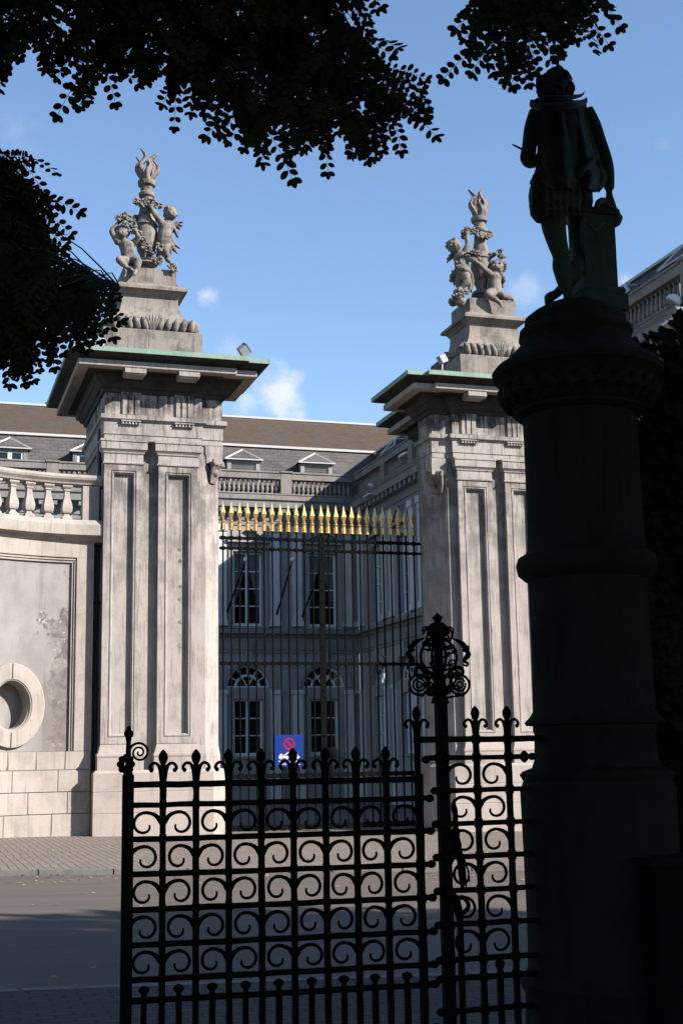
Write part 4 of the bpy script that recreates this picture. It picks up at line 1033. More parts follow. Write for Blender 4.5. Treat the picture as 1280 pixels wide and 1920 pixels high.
# flagpoles leaning out over the courtyard
for (bx_, by_, tx_, ty_) in ((426, 1148, 461, 1049), (518, 1154, 549, 1049), (566, 1158, 602, 1060)):
    b = at(bx_, by_, Y=YF-.05); d = ray(tx_, ty_); yy = b.x/d.x*d.y; t = at(tx_, ty_, Y=yy); t.x = b.x
    m_ = MB(); m_.tube([b, t], [.045, .03], 8); o = m_.build('flagpole', M_gateiron, PL, smooth=60); m_ = MB(); m_.sphere(t, .11, 10, 8); m_.build('ball', M_white, o, smooth=180)
# lamps and the bird on the roof
def wing_lamp(px, py, x, label, s=.5, ry=0):
    p = at(px, py, X=x); r = thing('floodlight', p, label, 'floodlight', 'floodlights on the wing')
    M_ = Matrix.Translation(p) @ Matrix.Rotation(R(-25), 4, 'Z') @ Matrix.Rotation(R(35), 4, 'Y')
    m_ = MB(); vs = []
    m_.lathe([(s*.5, -s*.2), (s*.55, -s*.1), (s*.5, s*.15), (s*.3, s*.32)], (0,0,0), 16); m_.v = [tuple(M_ @ Vector(v)) for v in m_.v]; m_.build('reflector', M_lampw, r, smooth=40)
    m_ = MB(); m_.boxm(M_ @ Matrix.Translation((0,0,-s*.25)), s*.42, s*.42, s*.05); m_.build('lens', M_grey, r)
    m_ = MB(); m_.bar(p-Vector((0, s*.2, s*.1)), p-Vector((-.1, s*.2, s*1.5)), .07); m_.box(p.x-.3, p.x+.3, p.y-.5, p.y+.3, p.z-s*1.7, p.z-s*1.5); m_.build('bracket', M_lampw, r)
wing_lamp(763, 815, XC-.1, 'large white round floodlight on the wing parapet just left of the right pier', .55)
wing_lamp(1263, 563, XC-.45, 'white floodlight on the wing ledge at the right edge of the photo', .4)
wing_lamp(696, 911, XC-.45, 'small white floodlight on the wing cornice near the courtyard corner', .28)
bp = at(101, 758, Y=YF+6.2); m_ = MB(); m_.sphere(bp+Vector((0,0,.12)), .13, 10, 7, (1.7, .8, .8)); m_.sphere(bp+Vector((.2,0,.26)), .07, 8, 6); m_.tube([bp+Vector((.24,0,.26)), bp+Vector((.34,0,.24))], [.03, .005], 5)
m_.tube([bp+Vector((-.15,0,.12)), bp+Vector((-.42,0,.02))], [.08, .04], 6); m_.tube([bp+Vector((0,.03,.05)), bp+Vector((0,.03,-.03))], .02, 5)
tag(organic(m_, 'pigeon', flatmat('pigeon_grey', (.05, .05, .055), .7), None, .02, 3), 'small dark bird perched on the palace roof ridge, far left', 'bird')

# ================================================================ PALACE GATE
XA, XB = at(418.5, 1250, Y=YG).x, at(781, 1250, Y=YG).x; XM = at(605.5, 1250, Y=YG).x
def zG(py, px=600): return at(px, py, Y=YG).z
def gate_leaf(xs, side, label):
    root = thing('palace_gate', ((xs[0]+xs[-1])/2, YG, -.1), label, 'gate', 'tall iron gate leaves between the piers')
    rails = [(zG(1014), .07), (zG(1033), .06), (zG(1244.5), .07), (zG(1453), .10), (zG(1549), .12)]
    x0, x1 = xs[0]-.09, xs[-1]+.09
    if side < 0: x1 = XM-.075
    else: x0 = XM+.075; x1 += .15
    for z, h in rails:
        m_ = MB(); m_.box(x0, x1, YG-.025, YG+.025, z-h/2, z+h/2)
        for x in xs: m_.box(x-.045, x+.045, YG-.04, YG+.04, z-h/2-.012, z+h/2+.012)
        m_.build('rail', M_gateiron, root)
    zt, zs = zG(1000), None; proto = None
    for x in xs:
        if proto is None:
            m_ = MB(); m_.tube([(x, YG, -.08), (x, YG, zt+.02)], .021, 8); proto = m_.build('bar', M_gateiron, root, smooth=50); p0 = x
            h = zG(947)-zt; m_ = MB()
            m_.lathe([(.03, 0), (.062, .01*h), (.055, .06*h), (.052, .16*h), (.048, .24*h), (.058, .26*h), (.035, .28*h), (.05, .31*h), (.05, .34*h), (.028, .37*h), (.032, .42*h)], (x, YG, zt), 10, mod=lambda a, i: 1+(.12*math.cos(6*a) if i < 4 else 0))
            m_.lathe([(.034, .42*h), (.078, .60*h), (.05, .72*h), (.022, .88*h), (.003, h)], (x, YG, zt), 4, math.pi/4); sp = m_.build('spearhead', M_gold, proto)
        else: copy_tree(proto, root, Vector((x-p0, 0, 0)))
    return root, rails
n1 = 12; step = (XB-XA)/24.0
xs = [XA+step*i for i in range(25)]
gl, rails = gate_leaf(xs[:12], -1, 'left leaf of the tall palace gate with gilded spearheads and the blue sign')
gr, rails = gate_leaf(xs[13:], 1, 'right leaf of the tall palace gate with gilded spearheads, beside the right pier')
m_ = MB(); m_.box(XM-.07, XM+.07, YG-.035, YG+.035, -.08, zG(1006)); 
st = m_.build('stile', M_gateiron, gr); m_ = MB()
z = 0.5
while z < zG(1010): m_.sphere((XM, YG-.04, z), .022, 8, 6); z += .55
m_.build('rivet', M_gateiron, st)
copy_ = [c for c in gr.children if c.name.startswith('bar')][0]; cb = copy_tree(copy_, gr, Vector((XM-xs[13], 0, .0)))
p = at(623, 1411, Y=YG-.06); m_ = MB(); m_.lathe([(.13, 0), (.14, .02), (.14, .06), (.10, .09), (.04, .1)], (0,0,0), 20); m_.v = [(p.x+v[0], p.y-v[2], p.z+v[1]) for v in m_.v]; m_.build('lock', M_gateiron, gr, smooth=40)
m_ = MB(); m_.box(XR0+.10, XR0+.6, YP+1.051, YP+1.42, -.3, PZ['cap1']+.3); m_.build('jamb', stone('ochre_stone', (.30, .26, .20), (.12, .11, .09), .6, .6, 2), pierR)

# ================================================================ TOW-AWAY SIGN
A = at(515, 1378, Y=YG-.06); B = at(568, 1437, Y=YG-.06); sx0, sx1, sz1, sz0 = A.x, B.x, A.z, B.z; ys = YG-.06; sw = sx1-sx0; sh = sz1-sz0
sg = thing('parking_sign', ((sx0+sx1)/2, ys, sz0), 'blue square no-parking tow-away sign with red ring and white lettering on the gate', 'sign')
M_blue = flatmat('sign_blue', (.0015, .020, .14), .6, 0, .1); M_red = flatmat('sign_red', (.25, .005, .012), .6, 0, .1); M_sw = flatmat('sign_white', (.36, .36, .36), .6, 0, .1)
m_ = MB(); m_.box(sx0, sx1, ys, ys+.012, sz0, sz1); m_.build('panel', M_blue, sg)
def SG(u, v, d=.004): return Vector((sx0+u*sw, ys-d, sz1-v*sh))
m_ = MB(); n = 40; c = (.51, .285); r1, r2 = .205, .145; vs = []; fs = []
for i in range(n):
    a = 2*math.pi*i/n
    for r_ in (r1, r2): vs.append(SG(c[0]+math.cos(a)*r_, c[1]+math.sin(a)*r_*sw/sh))
for i in range(n): j = (i+1) % n; fs.append((2*i, 2*j, 2*j+1, 2*i+1))
m_.add(vs, fs); q = .155*.707
m_.add([SG(c[0]-q-.02, c[1]-q*.93+.02, .0045), SG(c[0]-q+.02, c[1]-q*.93-.02, .0045), SG(c[0]+q+.02, c[1]+q*.93-.02, .0045), SG(c[0]+q-.02, c[1]+q*.93+.02, .0045)], [(0,1,2,3)])
m_.build('no_parking_ring', M_red, sg, fix=False)
m_ = MB()
def poly2(pts, d=.004): m_.add([SG(u, v, d) for u, v in pts], [tuple(range(len(pts)))])
def disc(u, v, r_, d=.0045): m_.add([SG(u+math.cos(t*.5236)*r_, v+math.sin(t*.5236)*r_*.93, d) for t in range(12)], [tuple(range(12))])
poly2([(.13, .74), (.14, .66), (.17, .60), (.26, .59), (.27, .66), (.49, .66), (.49, .73), (.13, .74)][:-1]); poly2([(.28, .66), (.34, .66), (.52, .56), (.49, .53), (.30, .64)], .0048)
disc(.21, .74, .035); disc(.43, .74, .035)
poly2([(.60, .72), (.61, .66), (.68, .65), (.72, .60), (.80, .60), (.83, .66), (.88, .68), (.88, .73), (.60, .73)], .004); disc(.67, .735, .032); disc(.81, .735, .032)
m_.build('tow_truck_symbol', M_sw, sg, fix=False)
m_ = MB(); m_.add([SG(.165+math.cos(t*.5236)*.022, .63+math.sin(t*.5236)*.022, .006) for t in range(12)], [tuple(range(12))]); m_.build('cab_emblem', M_red, sg, fix=False)
def text(s, u, v, h, width):
    cu = bpy.data.curves.new('t', 'FONT'); cu.body = s; cu.size = 1; o = bpy.data.objects.new('t', cu); COL.objects.link(o)
    dg = bpy.context.evaluated_depsgraph_get(); dg.update(); me = bpy.data.meshes.new_from_object(o.evaluated_get(dg)); bpy.data.objects.remove(o)
    xs_ = [v_.co.x for v_ in me.vertices]; ys_ = [v_.co.y for v_ in me.vertices]; kx = width/(max(xs_)-min(xs_)); ky = h/(max(ys_)-min(ys_)); mx_, my_ = min(xs_), min(ys_)
    out = MB()
    for ox in (-.007, 0, .007):
        out.add([SG(u+(v_.co.x-mx_)*kx+ox, v-(v_.co.y-my_)*ky, .004+ox*.02) for v_ in me.vertices], [tuple(p.vertices) for p in me.polygons])
    out.build('lettering', M_sw, sg, fix=False)
text('24/24', .125, .945, .135, .33); text('H', .475, .945, .135, .07); text('WE', .71, .945, .135, .19)
def rnd3(r_): return Vector((r_.uniform(-1,1), r_.uniform(-1,1), r_.uniform(-1,1)))
# ================================================================ NEAR IRON GATE AND FENCE
class Plane:
    def __init__(s, P0, d): s.P = Vector((P0[0], P0[1])); s.d = Vector(d).normalized(); s.n = Vector((s.d.y, -s.d.x))
    def uv(s, px, py):
        r = ray(px, py); t = s.n.dot(s.P-Vector((0, 0)))/s.n.dot(Vector((r.x, r.y))); p = EYE+r*t
        return (Vector((p.x, p.y))-s.P).dot(s.d), p.z
    def p(s, u, z, o=0): q = s.P+s.d*u+s.n*o; return Vector((q.x, q.y, z))
rw = random.Random(5)
def forged(mb, a, b, w, wob=.0012, nrm=(0,-1,0)):
    """slightly uneven forged bar between a and b"""
    a, b = Vector(a), Vector(b); n = max(2, int((b-a).length/.06)); pts = []; rad = []
    for i in range(n+1): pts.append(a.lerp(b, i/n)+Vector((rw.uniform(-1,1), 0, rw.uniform(-1,1)))*wob); rad.append(w*.5*1.38*(1+rw.uniform(-.06, .06)))
    mb.tube(pts, rad, 4, fn=nrm)
def scroll(mb, pl, u, z, w, h, s):
    pts = [(.03, .52), (.17, .33), (.34, .235), (.54, .215), (.71, .30), (.80, .46), (.79, .62), (.70, .75), (.56, .80), (.43, .76), (.37, .66), (.38, .57)]
    j = rw.uniform(-.02, .02)
    mb.tube([pl.p(u+s*(x+j*x)*w, z-(y+j*.5)*h) for x, y in pts], [.0115, .0086, .0072, .0066, .0064, .0062, .0061, .006, .0056, .0052, .0046, .0036], 8, 3, fn=(0,-1,0))
def bud(mb, pl, u, z0, zt, k=1.0):
    h = zt-z0
    p = pl.p(u, z0)
    mb.lathe([(.010*k, 0), (.010*k, .35*h), (.016*k, .38*h), (.016*k, .41*h), (.0095*k, .44*h), (.0095*k, .52*h), (.014*k, .54*h), (.0095*k, .57*h), (.015*k, .66*h), (.0185*k, .76*h), (.016*k, .86*h), (.008*k, .95*h), (.001, h)], p, 12)
def hooks(mb, pl, u, z, s):
    q = [(.006, -.012), (.010, .020), (.018, .042), (.030, .050), (.042, .046), (.049, .034), (.045, .025)]
    mb.tube([pl.p(u+s*a, z+b) for a, b in q], [.008, .008, .0065, .006, .006, .0065, .0075], 7, 3, fn=(0,-1,0)); mb.sphere(pl.p(u+s*.043, z+.024), .0085, 8, 6)
def knob(mb, pl, u, z, s):
    mb.sphere(pl.p(u, z), .0155, 10, 8, (1.25, 1, 1))

A_ = at(239, 1430, D=5.02); B_ = at(786, 1430, D=5.27)
PG = Plane((A_.x, A_.y), (B_.x-A_.x, B_.y-A_.y))
GU = [PG.uv(x, 1570)[0] for x in (239.4, 305.3, 367.5, 428.7, 490, 550.4, 611, 669, 725.5, 787)]
GZ = [PG.uv(305, y)[1] for y in (1471, 1509, 1573, 1638, 1704, 1770, 1835, 1874)]
GZ.append(GZ[-1]-.155); GZ.append(.12)
gate = thing('iron_gate', (PG.p(GU[5], 0)), 'black wrought-iron gate leaf with rows of scrolls and bud finials in the foreground', 'gate')
for i, z in enumerate(GZ):
    m_ = MB(); e = GU[-1]+(.043 if 0 < i < 9 else .0)
    forged(m_, PG.p(GU[0], z), PG.p(e, z+rw.uniform(-.001, .001)), .0205 if i else .024)
    if 0 < i < 9: knob(m_, PG, e, z, 1)
    m_.build('rail', M_iron, gate, smooth=50)
for i, u in enumerate(GU[1:], 1):
    m_ = MB(); w = .0215 if i < 9 else .027
    forged(m_, PG.p(u, .06), PG.p(u, GZ[0]+(.03 if i < 9 else .02)), w)
    for z in GZ[:8]: m_.boxm(Matrix.Translation(PG.p(u, z)) @ Matrix.Rotation(math.atan2(PG.d.y, PG.d.x), 4, 'Z'), w*.56, w*.56, .017)
    b_ = m_.build('bar', M_iron, gate, smooth=50)
    if i < 9:
        m_ = MB(); bud(m_, PG, u, GZ[0], PG.uv(305, 1405)[1]); m_.build('finial', M_iron, b_, smooth=50)
        m_ = MB(); hooks(m_, PG, u, GZ[0]+.028, 1); hooks(m_, PG, u, GZ[0]+.028, -1); m_.build('hook', M_iron, b_, smooth=60)
pw = .041
m_ = MB(); zpt = PG.uv(239, 1452)[1]; M_ = Matrix.Translation(PG.p(GU[0], zpt*.5)) @ Matrix.Rotation(math.atan2(PG.d.y, PG.d.x), 4, 'Z'); m_.boxm(M_, pw/2, pw/2, zpt*.5); m_.tube([PG.p(GU[0], zpt-.01), PG.p(GU[0], zpt+.02), PG.p(GU[0]+.002, PG.uv(239, 1420)[1])], [.02, .014, .0115], 8); post = m_.build('end_post', M_iron, gate, bev=.003)
m_ = MB(); zr = PG.uv(236, 1433)[1]; ur = PG.uv(236.5, 1433)[0]
for k in range(8):
    a = k*math.pi/4; m_.sphere(PG.p(ur+math.cos(a)*.022, zr+math.sin(a)*.026), .0125, 8, 6)
m_.tube([PG.p(ur+math.cos(a*.5236)*.017, zr+math.sin(a*.5236)*.02) for a in range(13)], .012, 8); m_.build('rosette', M_iron, post, smooth=60)
m_ = MB(); zb_ = PG.uv(239, 1425)[1]; zt_ = PG.uv(239, 1361)[1]; h = zt_-zb_
m_.lathe([(.012, -.05), (.011, 0), (.010, h*.3), (.009, h*.52), (.011, h*.60), (.012, h*.66), (.018, h*.74), (.0175, h*.82), (.011, h*.87), (.009, h*.9), (.0095, h*.96), (.004, h)], PG.p(GU[0], zb_), 12); m_.build('finial', M_iron, post, smooth=50)
m_ = MB(); uc, zc_ = PG.uv(261.5, 1411); pts = []; rd = []
for i in range(40):
    t = i/39; a = math.pi*1.12-t*math.pi*4.3; r_ = .035*(1-t)**.9+.004; pts.append(PG.p(uc+math.cos(a)*r_, zc_+math.sin(a)*r_)); rd.append(.0052*(1-.35*t))
m_.tube([PG.p(GU[0]+.014, zc_-.04)]+pts, [.007]+rd, 7, fn=(0,-1,0)); m_.build('spiral', M_iron, post, smooth=60)
def rows(pl, us, zs, par, first, skip_left=False, last=True):
    """five rows of scrolls, springing alternately from odd and even bars"""
    for r_ in range(5):
        z0, z1 = zs[r_+1], zs[r_+2]; odd = (r_+first) % 2
        for i, u in enumerate(us):
            if (i % 2) != odd: continue
            for s in (-1, 1):
                j = i+s
                if j < 0 or j >= len(us): continue
                m_ = MB(); scroll(m_, pl, u, z0, abs(us[j]-u), abs(z1-z0), s); m_.build('scroll', M_iron, par, smooth=60)
rows(PG, GU, GZ, gate, 1)
for i in range(9):
    u = (GU[i]+GU[i+1])/2; m_ = MB(); z = GZ[7]
    forged(m_, PG.p(u, .06), PG.p(u, z+.01), .021); p = PG.p(u, z+.008)
    m_.lathe([(.010, 0), (.010, .012), (.019, .022), (.021, .030), (.017, .036), (.006, .042)], p, 12); m_.build('dog_bar', M_iron, gate, smooth=50)

# fence to the right of the gate leaf
YN = 5.12; PF = Plane((0, YN), (1, 0))
FU = [PF.uv(783, 1450)[0], PF.uv(829.5, 1450)[0], PF.uv(893.7, 1450)[0], PF.uv(953.3, 1450)[0]]
FZ = [PF.uv(893, y)[1] for y in (1386, 1420, 1481, 1543, 1605, 1668, 1731, 1797, 1832, 1893)]; FZ.append(.12)
fen = thing('iron_fence', PF.p(FU[2], 0), 'black wrought-iron fence panel with scrolls between the crowned post and the dark column', 'fence')
XCOL = at(1077.5, 630, Y=5.13).x; YCOL = 5.13
for i, z in enumerate(FZ):
    m_ = MB(); a = FU[0]-.012 if i == 0 else (FU[1]-.035); b = XCOL-.24 if i != 1 else PF.uv(997, 1420)[0]
    forged(m_, PF.p(a, z), PF.p(b, z), .0205 if i else .025)
    if i > 1 and i < 10: knob(m_, PF, a, z, -1)
    if i == 1:
        m_.lathe([(.004, -.03), (.022, -.004), (.022, .0), (.010, .008)], (0,0,0), 4) if False else None
        m_.boxm(Matrix.Translation(PF.p(b-.035, z)) @ Matrix.Rotation(R(45), 4, 'Y'), .017, .012, .017); knob(m_, PF, b, z, 1)
        a2 = PF.uv(798, 1424)[0]; forged(m_, PF.p(a2, z), PF.p(FU[1], z), .022); knob(m_, PF, a2, z-.006, 1)
    m_.build('rail', M_iron, fen, smooth=50)
for i in (0, 2, 3):
    u = FU[i]; m_ = MB(); forged(m_, PF.p(u, .06 if i else .06), PF.p(u, FZ[0]+.03), .0215, .0012)
    if i:
        for z in FZ[:10]: m_.boxm(Matrix.Translation(PF.p(u, z)), .0135, .0135, .017)
    b_ = m_.build('bar', M_iron, fen, smooth=50)
    m_ = MB(); bud(m_, PF, u, FZ[0], PF.uv(892, 1323)[1]); m_.build('finial', M_iron, b_, smooth=50)
    m_ = MB(); hooks(m_, PF, u, FZ[0]+.028, 1); hooks(m_, PF, u, FZ[0]+.028, -1); m_.build('hook', M_iron, b_, smooth=60)
for r_ in range(6):
    z0, z1 = FZ[r_+1], FZ[r_+2]; w = FU[3]-FU[2]
    if r_ % 2 == 0: js = [(FU[1], 1), (FU[3], -1)] 
    else: js = [(FU[2], -1), (FU[2], 1)]
    for u, s in js: m_ = MB(); scroll(m_, PF, u+(0.006 if u == FU[1] else 0), z0, w, z0-z1, s); m_.build('scroll', M_iron, fen, smooth=60)
for u in (FU[2]+(FU[3]-FU[2])*.5,):
    m_ = MB(); forged(m_, PF.p(u, .06), PF.p(u, FZ[8]+.02), .021); m_.lathe([(.010, 0), (.019, .022), (.021, .030), (.017, .036), (.006, .042)], PF.p(u, FZ[8]+.018), 12); m_.build('dog_bar', M_iron, fen, smooth=50)
# crowned post
pt = thing('fence_post', PF.p(FU[1], 0), 'black iron gate post topped by an openwork crown of scrolls', 'post')
k = .00208
zt = PF.uv(822, 1312)[1]
m_ = MB(); m_.boxm(Matrix.Translation(PF.p(FU[1], zt/2-.05)), .0215, .0215, zt/2+.05)
for z in FZ[1:]: m_.boxm(Matrix.Translation(PF.p(FU[1], z)), .0245, .0245, .016)
m_.build('shaft', M_iron, pt, bev=.003)
c0 = PF.uv(822.5, 1330); 
def CP(x, y, o=0): u, z = PF.uv(x, y); return PF.p(u, z, o)
c = CP(822, 1250); m_ = MB(); U0_ = PF.uv(822.5, 1250)[0]
def zz(y): return PF.uv(822, y)[1]
m_.lathe([(.024, zz(1318)), (.033, zz(1312)), (.028, zz(1306)), (.030, zz(1290)), (.022, zz(1270)), (.018, zz(1245)), (.018, zz(1228)), (.018, zz(1212)), (.02, zz(1203)), (.026, zz(1196)), (.048, zz(1188)), (.044, zz(1178)), (.016, zz(1172)), (.014, zz(1164)), (.02, zz(1160)), (.022, zz(1158)), (.001, zz(1149))], (U0_, YN, 0), 16, mod=lambda a, i: 1+.06*math.sin(8*a) if i in range(3, 8) else 1)
m_.build('crown_core', M_iron, pt, smooth=60)
rq = random.Random(8); m_ = MB()
for i in range(38):
    a = rq.uniform(0, 6.28); zc_ = zz(rq.uniform(1180, 1305)); R_ = .052*math.sin(min(1, max(.35, (zz(1175)-zc_)/(zz(1175)-zz(1240))))*1.57)+rq.uniform(0, .022)
    c_ = Vector((U0_+math.cos(a)*R_, YN+math.sin(a)*R_, zc_)); e1 = Vector((math.cos(a), math.sin(a), 0)); e2 = (Vector((0,0,1))+rnd3(rq)*.5).normalized(); r0 = rq.uniform(.010, .020); pts = []
    for j in range(14):
        t = j/13; b_ = t*5.2+rq.random()*.1; rr_ = r0*(1-.65*t); pts.append(c_+e1*math.cos(b_)*rr_+e2*math.sin(b_)*rr_)
    m_.tube([Vector((U0_, YN, zc_-.012))*.6+c_*.4]+pts, [.005]+[.0042]*14, 5)
m_.build('filigree', M_iron, pt, smooth=60)
def ring(mb, c, r, th, a0=0, a1=6.283, oo=0, pl='x'):
    pts = []
    for i in range(25):
        a = a0+(a1-a0)*i/24
        pts.append(c+(Vector((math.cos(a)*r, 0, math.sin(a)*r)) if pl == 'x' else Vector((0, math.cos(a)*r, math.sin(a)*r))))
    mb.tube(pts, th, 6, fn=(0,-1,0) if pl == 'x' else (1,0,0))
for s in (-1, 1):
    m_ = MB()
    c = Vector((U0_+s*42*k, YN, zz(1284))); ring(m_, c, 19.5*k, .0055); ring(m_, c, 12*k, .0045, .5, 6.6); ring(m_, c, 6*k, .004); m_.tube([c-Vector((s*19*k,0,0)), c-Vector((s*30*k, 0, 10*k)), Vector((U0_, YN, zz(1306)))], [.006, .008, .009], 6, 3)
    for a in (.3, 2, 3.6, 5): m_.sphere(c+Vector((math.cos(a)*21*k, 0, math.sin(a)*21*k)), .007, 6, 5)
    m_.build('spiral', M_iron, pt, smooth=60)
    m_ = MB(); P = lambda x, y, o=0: Vector((U0_+s*x*k, YN+o, zz(y)))
    m_.tube([P(28, 1196), P(40, 1201), P(50, 1207), P(56, 1214), P(59, 1222)], [.003, .007, .012, .011, .006], 7, 3); m_.tube([P(62, 1210), P(58, 1218), P(50, 1219)], [.005, .012, .006], 7, 3)
    m_.tube([P(56, 1218), P(62, 1226), P(56, 1234), P(52, 1240), P(60, 1243), P(58, 1248), P(50, 1246)], [.007, .012, .011, .006, .006, .005, .004], 7, 3)
    m_.tube([P(20, 1262), P(32, 1252), P(44, 1252), P(50, 1260), P(40, 1268), P(30, 1270)], [.008, .009, .008, .007, .007, .006], 7, 3); m_.tube([P(10, 1300), P(24, 1290), P(24, 1276), P(30, 1262)], [.01, .009, .008, .006], 7, 3)
    m_.tube([P(5, 1312), P(14, 1314), P(16, 1320)], [.008, .008, .003], 6, 3)
    m_.build('leaf_arm', M_iron, pt, smooth=60)
    m_ = MB(); c = Vector((U0_+s*18*k, YN, zz(1190))); ring(m_, c, 12*k, .0052, -2.2, 3.1); ring(m_, c+Vector((s*6*k, 0, 7*k)), 8*k, .004, -.5, 3.2)
    m_.tube([P(2, 1168), P(12, 1172), P(19, 1178), P(16, 1186)], [.006, .008, .006, .004], 6, 3); ring(m_, Vector((U0_, YN, zz(1232))), 37*k, .006, (0 if s > 0 else math.pi)-1.1, (0 if s > 0 else math.pi)+1.35)
    ring(m_, Vector((U0_, YN, zz(1232))), 36*k, .006, (0 if s > 0 else math.pi)-1.1, (0 if s > 0 else math.pi)+1.35, pl='y'); ring(m_, Vector((U0_, YN+s*42*k, zz(1284))), 18*k, .006, pl='y')
    m_.build('crown_scroll', M_iron, pt, smooth=60)
# latch ornament hanging beside the post
lt = thing('gate_latch', CP(868, 1900), 'slender black iron latch bar with twisted ribbon ornament just right of the crowned post', 'latch')
O = -.05
m_ = MB(); m_.tube([CP(861, 1505, O), CP(862, 1520, O), CP(862.5, 1545, O), CP(864, 1560, O)], [.002, .010, .011, .012], 8, 3); m_.tube([CP(866, 1555, O), CP(858, 1572, O), CP(862, 1590, O), CP(870, 1600, O)], [.014, .030, .030, .014], 9, 3); m_.build('spear_head', M_iron, lt, smooth=60)
m_ = MB(); m_.tube([CP(862, 1592, O), CP(856, 1612, O), CP(848, 1632, O), CP(843, 1655, O), CP(852, 1675, O), CP(862, 1685, O)], [.012, .010, .009, .010, .012, .014], 8, 4)
m_.tube([CP(870, 1590, O), CP(876, 1620, O), CP(879, 1650, O), CP(883, 1665, O)], [.008, .010, .009, .003], 8, 4); m_.tube([CP(872, 1600, O), CP(885, 1630, O), CP(889, 1655, O)], [.006, .004, .003], 6, 4)
m_.tube([CP(868, 1610, O), CP(872, 1640, O), CP(876, 1668, O)], [.008, .010, .008], 8, 4); m_.tube([CP(866, 1684, O), CP(880, 1688, O), CP(887, 1700, O), CP(880, 1712, O), CP(868, 1716, O)], [.008, .008, .009, .009, .006], 8, 4)
m_.tube([CP(864, 1690, O), CP(876, 1682, O), CP(889, 1698, O)], [.008, .005, .002], 6, 4); m_.build('ribbon', M_iron, lt, smooth=60)
m_ = MB(); pts = [CP(861, 1685, O), CP(866, 1705, O), CP(871, 1725, O)]; m_.tube(pts, [.020, .019, .014], 8, 3); b0 = pts[-1]; m_.tube([b0+Vector((0,0,.01)), Vector((b0.x, b0.y, .05))], .0145, 4, fn=(0,-1,0)); m_.build('latch_bar', M_iron, lt, smooth=50)

# ================================================================ COLUMN
def sil(px, py):
    d = ray(px, py); h = Vector((d.x, d.y)); C = Vector((XCOL, YCOL)); t = h.dot(C)/h.length_squared
    return ((C-h*t).length, EYE.z+d.z*t)
col = thing('stone_column', (XCOL, YCOL, 0), 'tall dark stone column with moulded capital carrying the bronze statue', 'column')
cap = [sil(*p) for p in ((1019, 579), (1001, 590), (981, 607), (981, 622), (971, 630), (970, 638), (976, 646), (973, 656), (958, 672), (944, 686), (928, 697), (921, 706), (924, 716), (936, 722), (944, 730), (951, 748), (959, 773), (966, 777), (963, 783), (979, 791))]
top = [(0.0, cap[0][1]+.004), (cap[0][0]*.9, cap[0][1]+.004)]
m_ = MB(); oc = lambda a, i: 1.0
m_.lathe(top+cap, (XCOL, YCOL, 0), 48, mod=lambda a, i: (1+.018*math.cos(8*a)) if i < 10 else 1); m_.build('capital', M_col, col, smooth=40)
m_ = MB(); rc = random.Random(4); zc1, zc2 = sil(944, 728)[1], sil(955, 772)[1]
for kx in range(26):
    a = kx*2*math.pi/26; r1_, r2_ = sil(944, 728)[0]+.0, sil(955, 770)[0]
    pts = [Vector((XCOL+math.cos(a+b)*(rr_+o), YCOL+math.sin(a+b)*(rr_+o), z)) for b, rr_, o, z in ((0, r2_, 0, zc2), (.05, r2_+.01, .012, zc2+(zc1-zc2)*.35), (-.04, (r1_+r2_)/2, .022, zc2+(zc1-zc2)*.6), (.06, r1_, .018, zc1-.01))]
    m_.tube(pts, [.012, .022, .024, .012], 7, 3)
    m_.sphere(pts[2], .02+.006*rc.random(), 8, 6); m_.sphere(pts[1]+Vector((math.cos(a+1.5)*.03, math.sin(a+1.5)*.03, .01)), .016, 8, 6)
organic(m_, 'carved_leaves', M_col, col, .008, 2)
sh = [sil(*p) for p in ((979, 791), (983, 900), (986, 1000), (987.5, 1033), (983, 1042), (970, 1050), (966, 1064), (970, 1080), (980, 1088), (989, 1094), (994, 1220), (998, 1335), (993, 1344), (982, 1356), (985, 1361), (998, 1362), (998, 1372), (1001, 1378), (1001, 1401), (1001, 1425), (996, 1440), (978, 1447), (973, 1453), (980, 1465), (974, 1481))]
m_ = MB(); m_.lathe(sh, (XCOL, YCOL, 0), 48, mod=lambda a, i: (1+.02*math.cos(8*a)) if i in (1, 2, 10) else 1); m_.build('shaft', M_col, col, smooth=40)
lw = [sil(*p) for p in ((974, 1481), (980, 1590), (986, 1702), (989, 1806), (985, 1822), (973, 1838), (978, 1850), (984, 1860), (985, 1925))]
lw.append((lw[-1][0]*1.0, .45)); lw += [(lw[-1][0]+.06, .38), (lw[-1][0]+.06, 0), ]
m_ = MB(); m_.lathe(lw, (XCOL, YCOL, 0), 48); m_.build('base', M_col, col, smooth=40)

# ================================================================ BRONZE STATUE (seen from behind)
YS = YCOL
st = thing('statue', (XCOL, YCOL, cap[0][1]), 'dark bronze statue of a caped man seen from behind, on the stone column', 'statue')
def Q(X, Y, o=0): return at(940+X/3.312, 120+Y/3.312, Y=YS+o)
k = 5.75/2550/3.312            # metres per zoomed pixel
ZB = cap[0][1]
b = MB()
hd = Q(336, 128); b.sphere(hd, 78*k, 16, 12, (.95, 1.1, 1.15)); b.sphere(hd+Vector((0,.05,-.01)), 60*k, 12, 8, (.9, 1.1, 1.2))
b.sphere(hd+Vector((0,.125,.0)), .016, 8, 6, (1,1.2,1.5))
b.tube([hd, Q(345, 200), Q(350, 280)], [60*k, 62*k, 90*k], 12, 3)
b.tube([Q(355, 260), Q(355, 400), Q(360, 560), Q(365, 700), Q(375, 800)], [120*k, 150*k, 140*k, 140*k, 150*k], 14, 4)
